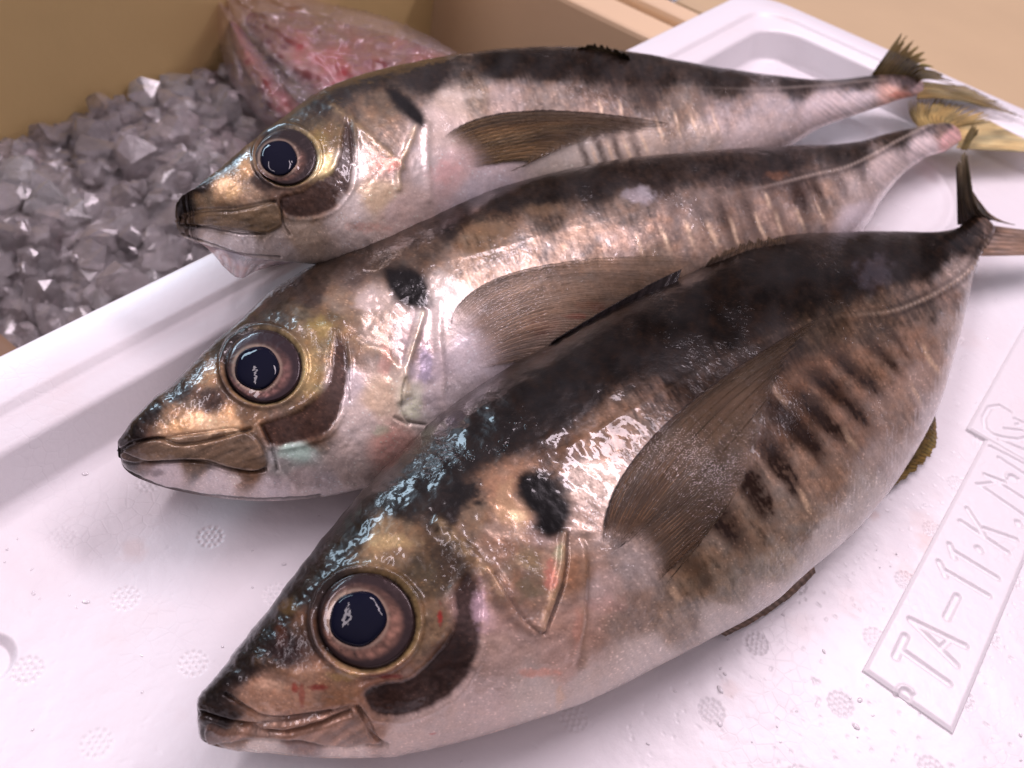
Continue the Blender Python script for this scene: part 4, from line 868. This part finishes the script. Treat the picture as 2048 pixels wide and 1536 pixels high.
b.inputs['Roughness'].default_value = .3; b.inputs['Coat Weight'].default_value = .6
tc = nd(nt, 'ShaderNodeTexCoord'); bp = bump_chain(nt, tc.outputs['Object'], [(150, 3, .5, .6, .002, (1, 1, 1))]); nt.links.new(bp.outputs[0], b.inputs['Normal'])
def redcol(P):
    ang = np.arctan2(P[:, 1] + 60, P[:, 0] - 400); rad = np.hypot(P[:, 1] + 60, P[:, 0] - 400)
    n = fbm(ang * 5 + .8 * fbm(P[:, 0] / 70, P[:, 1] / 70, 66, 3), rad / 130, 61, 4); n2 = fbm(P[:, 0] / 40, P[:, 1] / 40, 63, 3)
    c = s2l((118, 34, 40))[None] * (1 + 1.6 * n2[:, None]); c = mixc(c, sm(.05, .22, n), (160, 112, 104)); c = mixc(c, sm(-.05, -.2, n), (96, 62, 44)); c = mixc(c, sm(.0, .25, n2) * .6, (165, 50, 60))
    return np.clip(c, 0, 1)
redfish = puff('red_fish', [(445,40),(470,30),(500,70),(560,130),(650,200),(760,215),(900,180),(955,150),(880,105),(740,60),(620,30),(540,10),(470,-20)], -31, 10, redf, None, 9, 2.0, colf=redcol, hw=60.)
redfish['label'] = 'long red-pink fish seen through the clear bag'; redfish['category'] = 'fish'
rf2 = puff('red_fish', [(432,30),(450,45),(475,110),(510,170),(560,235),(620,240),(570,180),(520,110),(480,50),(455,10)], -30, 9, redf, None, 12, 1.5, colf=redcol, hw=40.)
rf2['label'] = 'narrow red fish at the left side inside the clear bag, white bellied'; rf2['category'] = 'fish'

# beads of water and slime scattered on the foam
WAT, nt, b = mat_new('water'); b.inputs['Base Color'].default_value = (.78, .76, .78, 1); b.inputs['Roughness'].default_value = .08; b.inputs['Coat Weight'].default_value = 1; b.inputs['Coat Roughness'].default_value = .02
rs = np.random.RandomState(8); parts = []
tt = np.linspace(0, np.pi / 2, 5); pp_ = np.linspace(0, 2 * np.pi, 12, endpoint=False); T_, Q_ = np.meshgrid(tt, pp_, indexing='ij')
dome = np.stack([np.sin(T_) * np.cos(Q_), np.sin(T_) * np.sin(Q_), np.cos(T_)], -1).reshape(-1, 3)
for i in range(100):
    px, py = rs.uniform(0, 2048), rs.uniform(930, 1530)
    if i % 3 == 0: px, py = rs.uniform(1400, 1800), rs.uniform(1050, 1500)
    if i % 7 == 0: px, py = rs.uniform(1900, 2048), rs.uniform(330, 900)
    w_ = at(np.array([px, py]), 0.0); rad = .00018 + .00035 * rs.rand() ** 4
    if -.042 < w_[1] < -.022 and w_[0] > .124: continue
    st__ = 1 + rs.rand() * .9; an = rs.rand() * 3.14; v = dome * [st__, 1, .45] * rad
    v = np.stack([v[:, 0] * math.cos(an) - v[:, 1] * math.sin(an), v[:, 0] * math.sin(an) + v[:, 1] * math.cos(an), v[:, 2] + .00005], -1)
    parts.append((v + [w_[0], w_[1], 0], gridfaces(5, 12, True)))
V, F = join(parts); o = mesh_obj('water_drops', V, F, WAT); o['kind'] = 'stuff'; o['label'] = 'tiny clear water beads spattered over the white foam floor'; o['category'] = 'water'
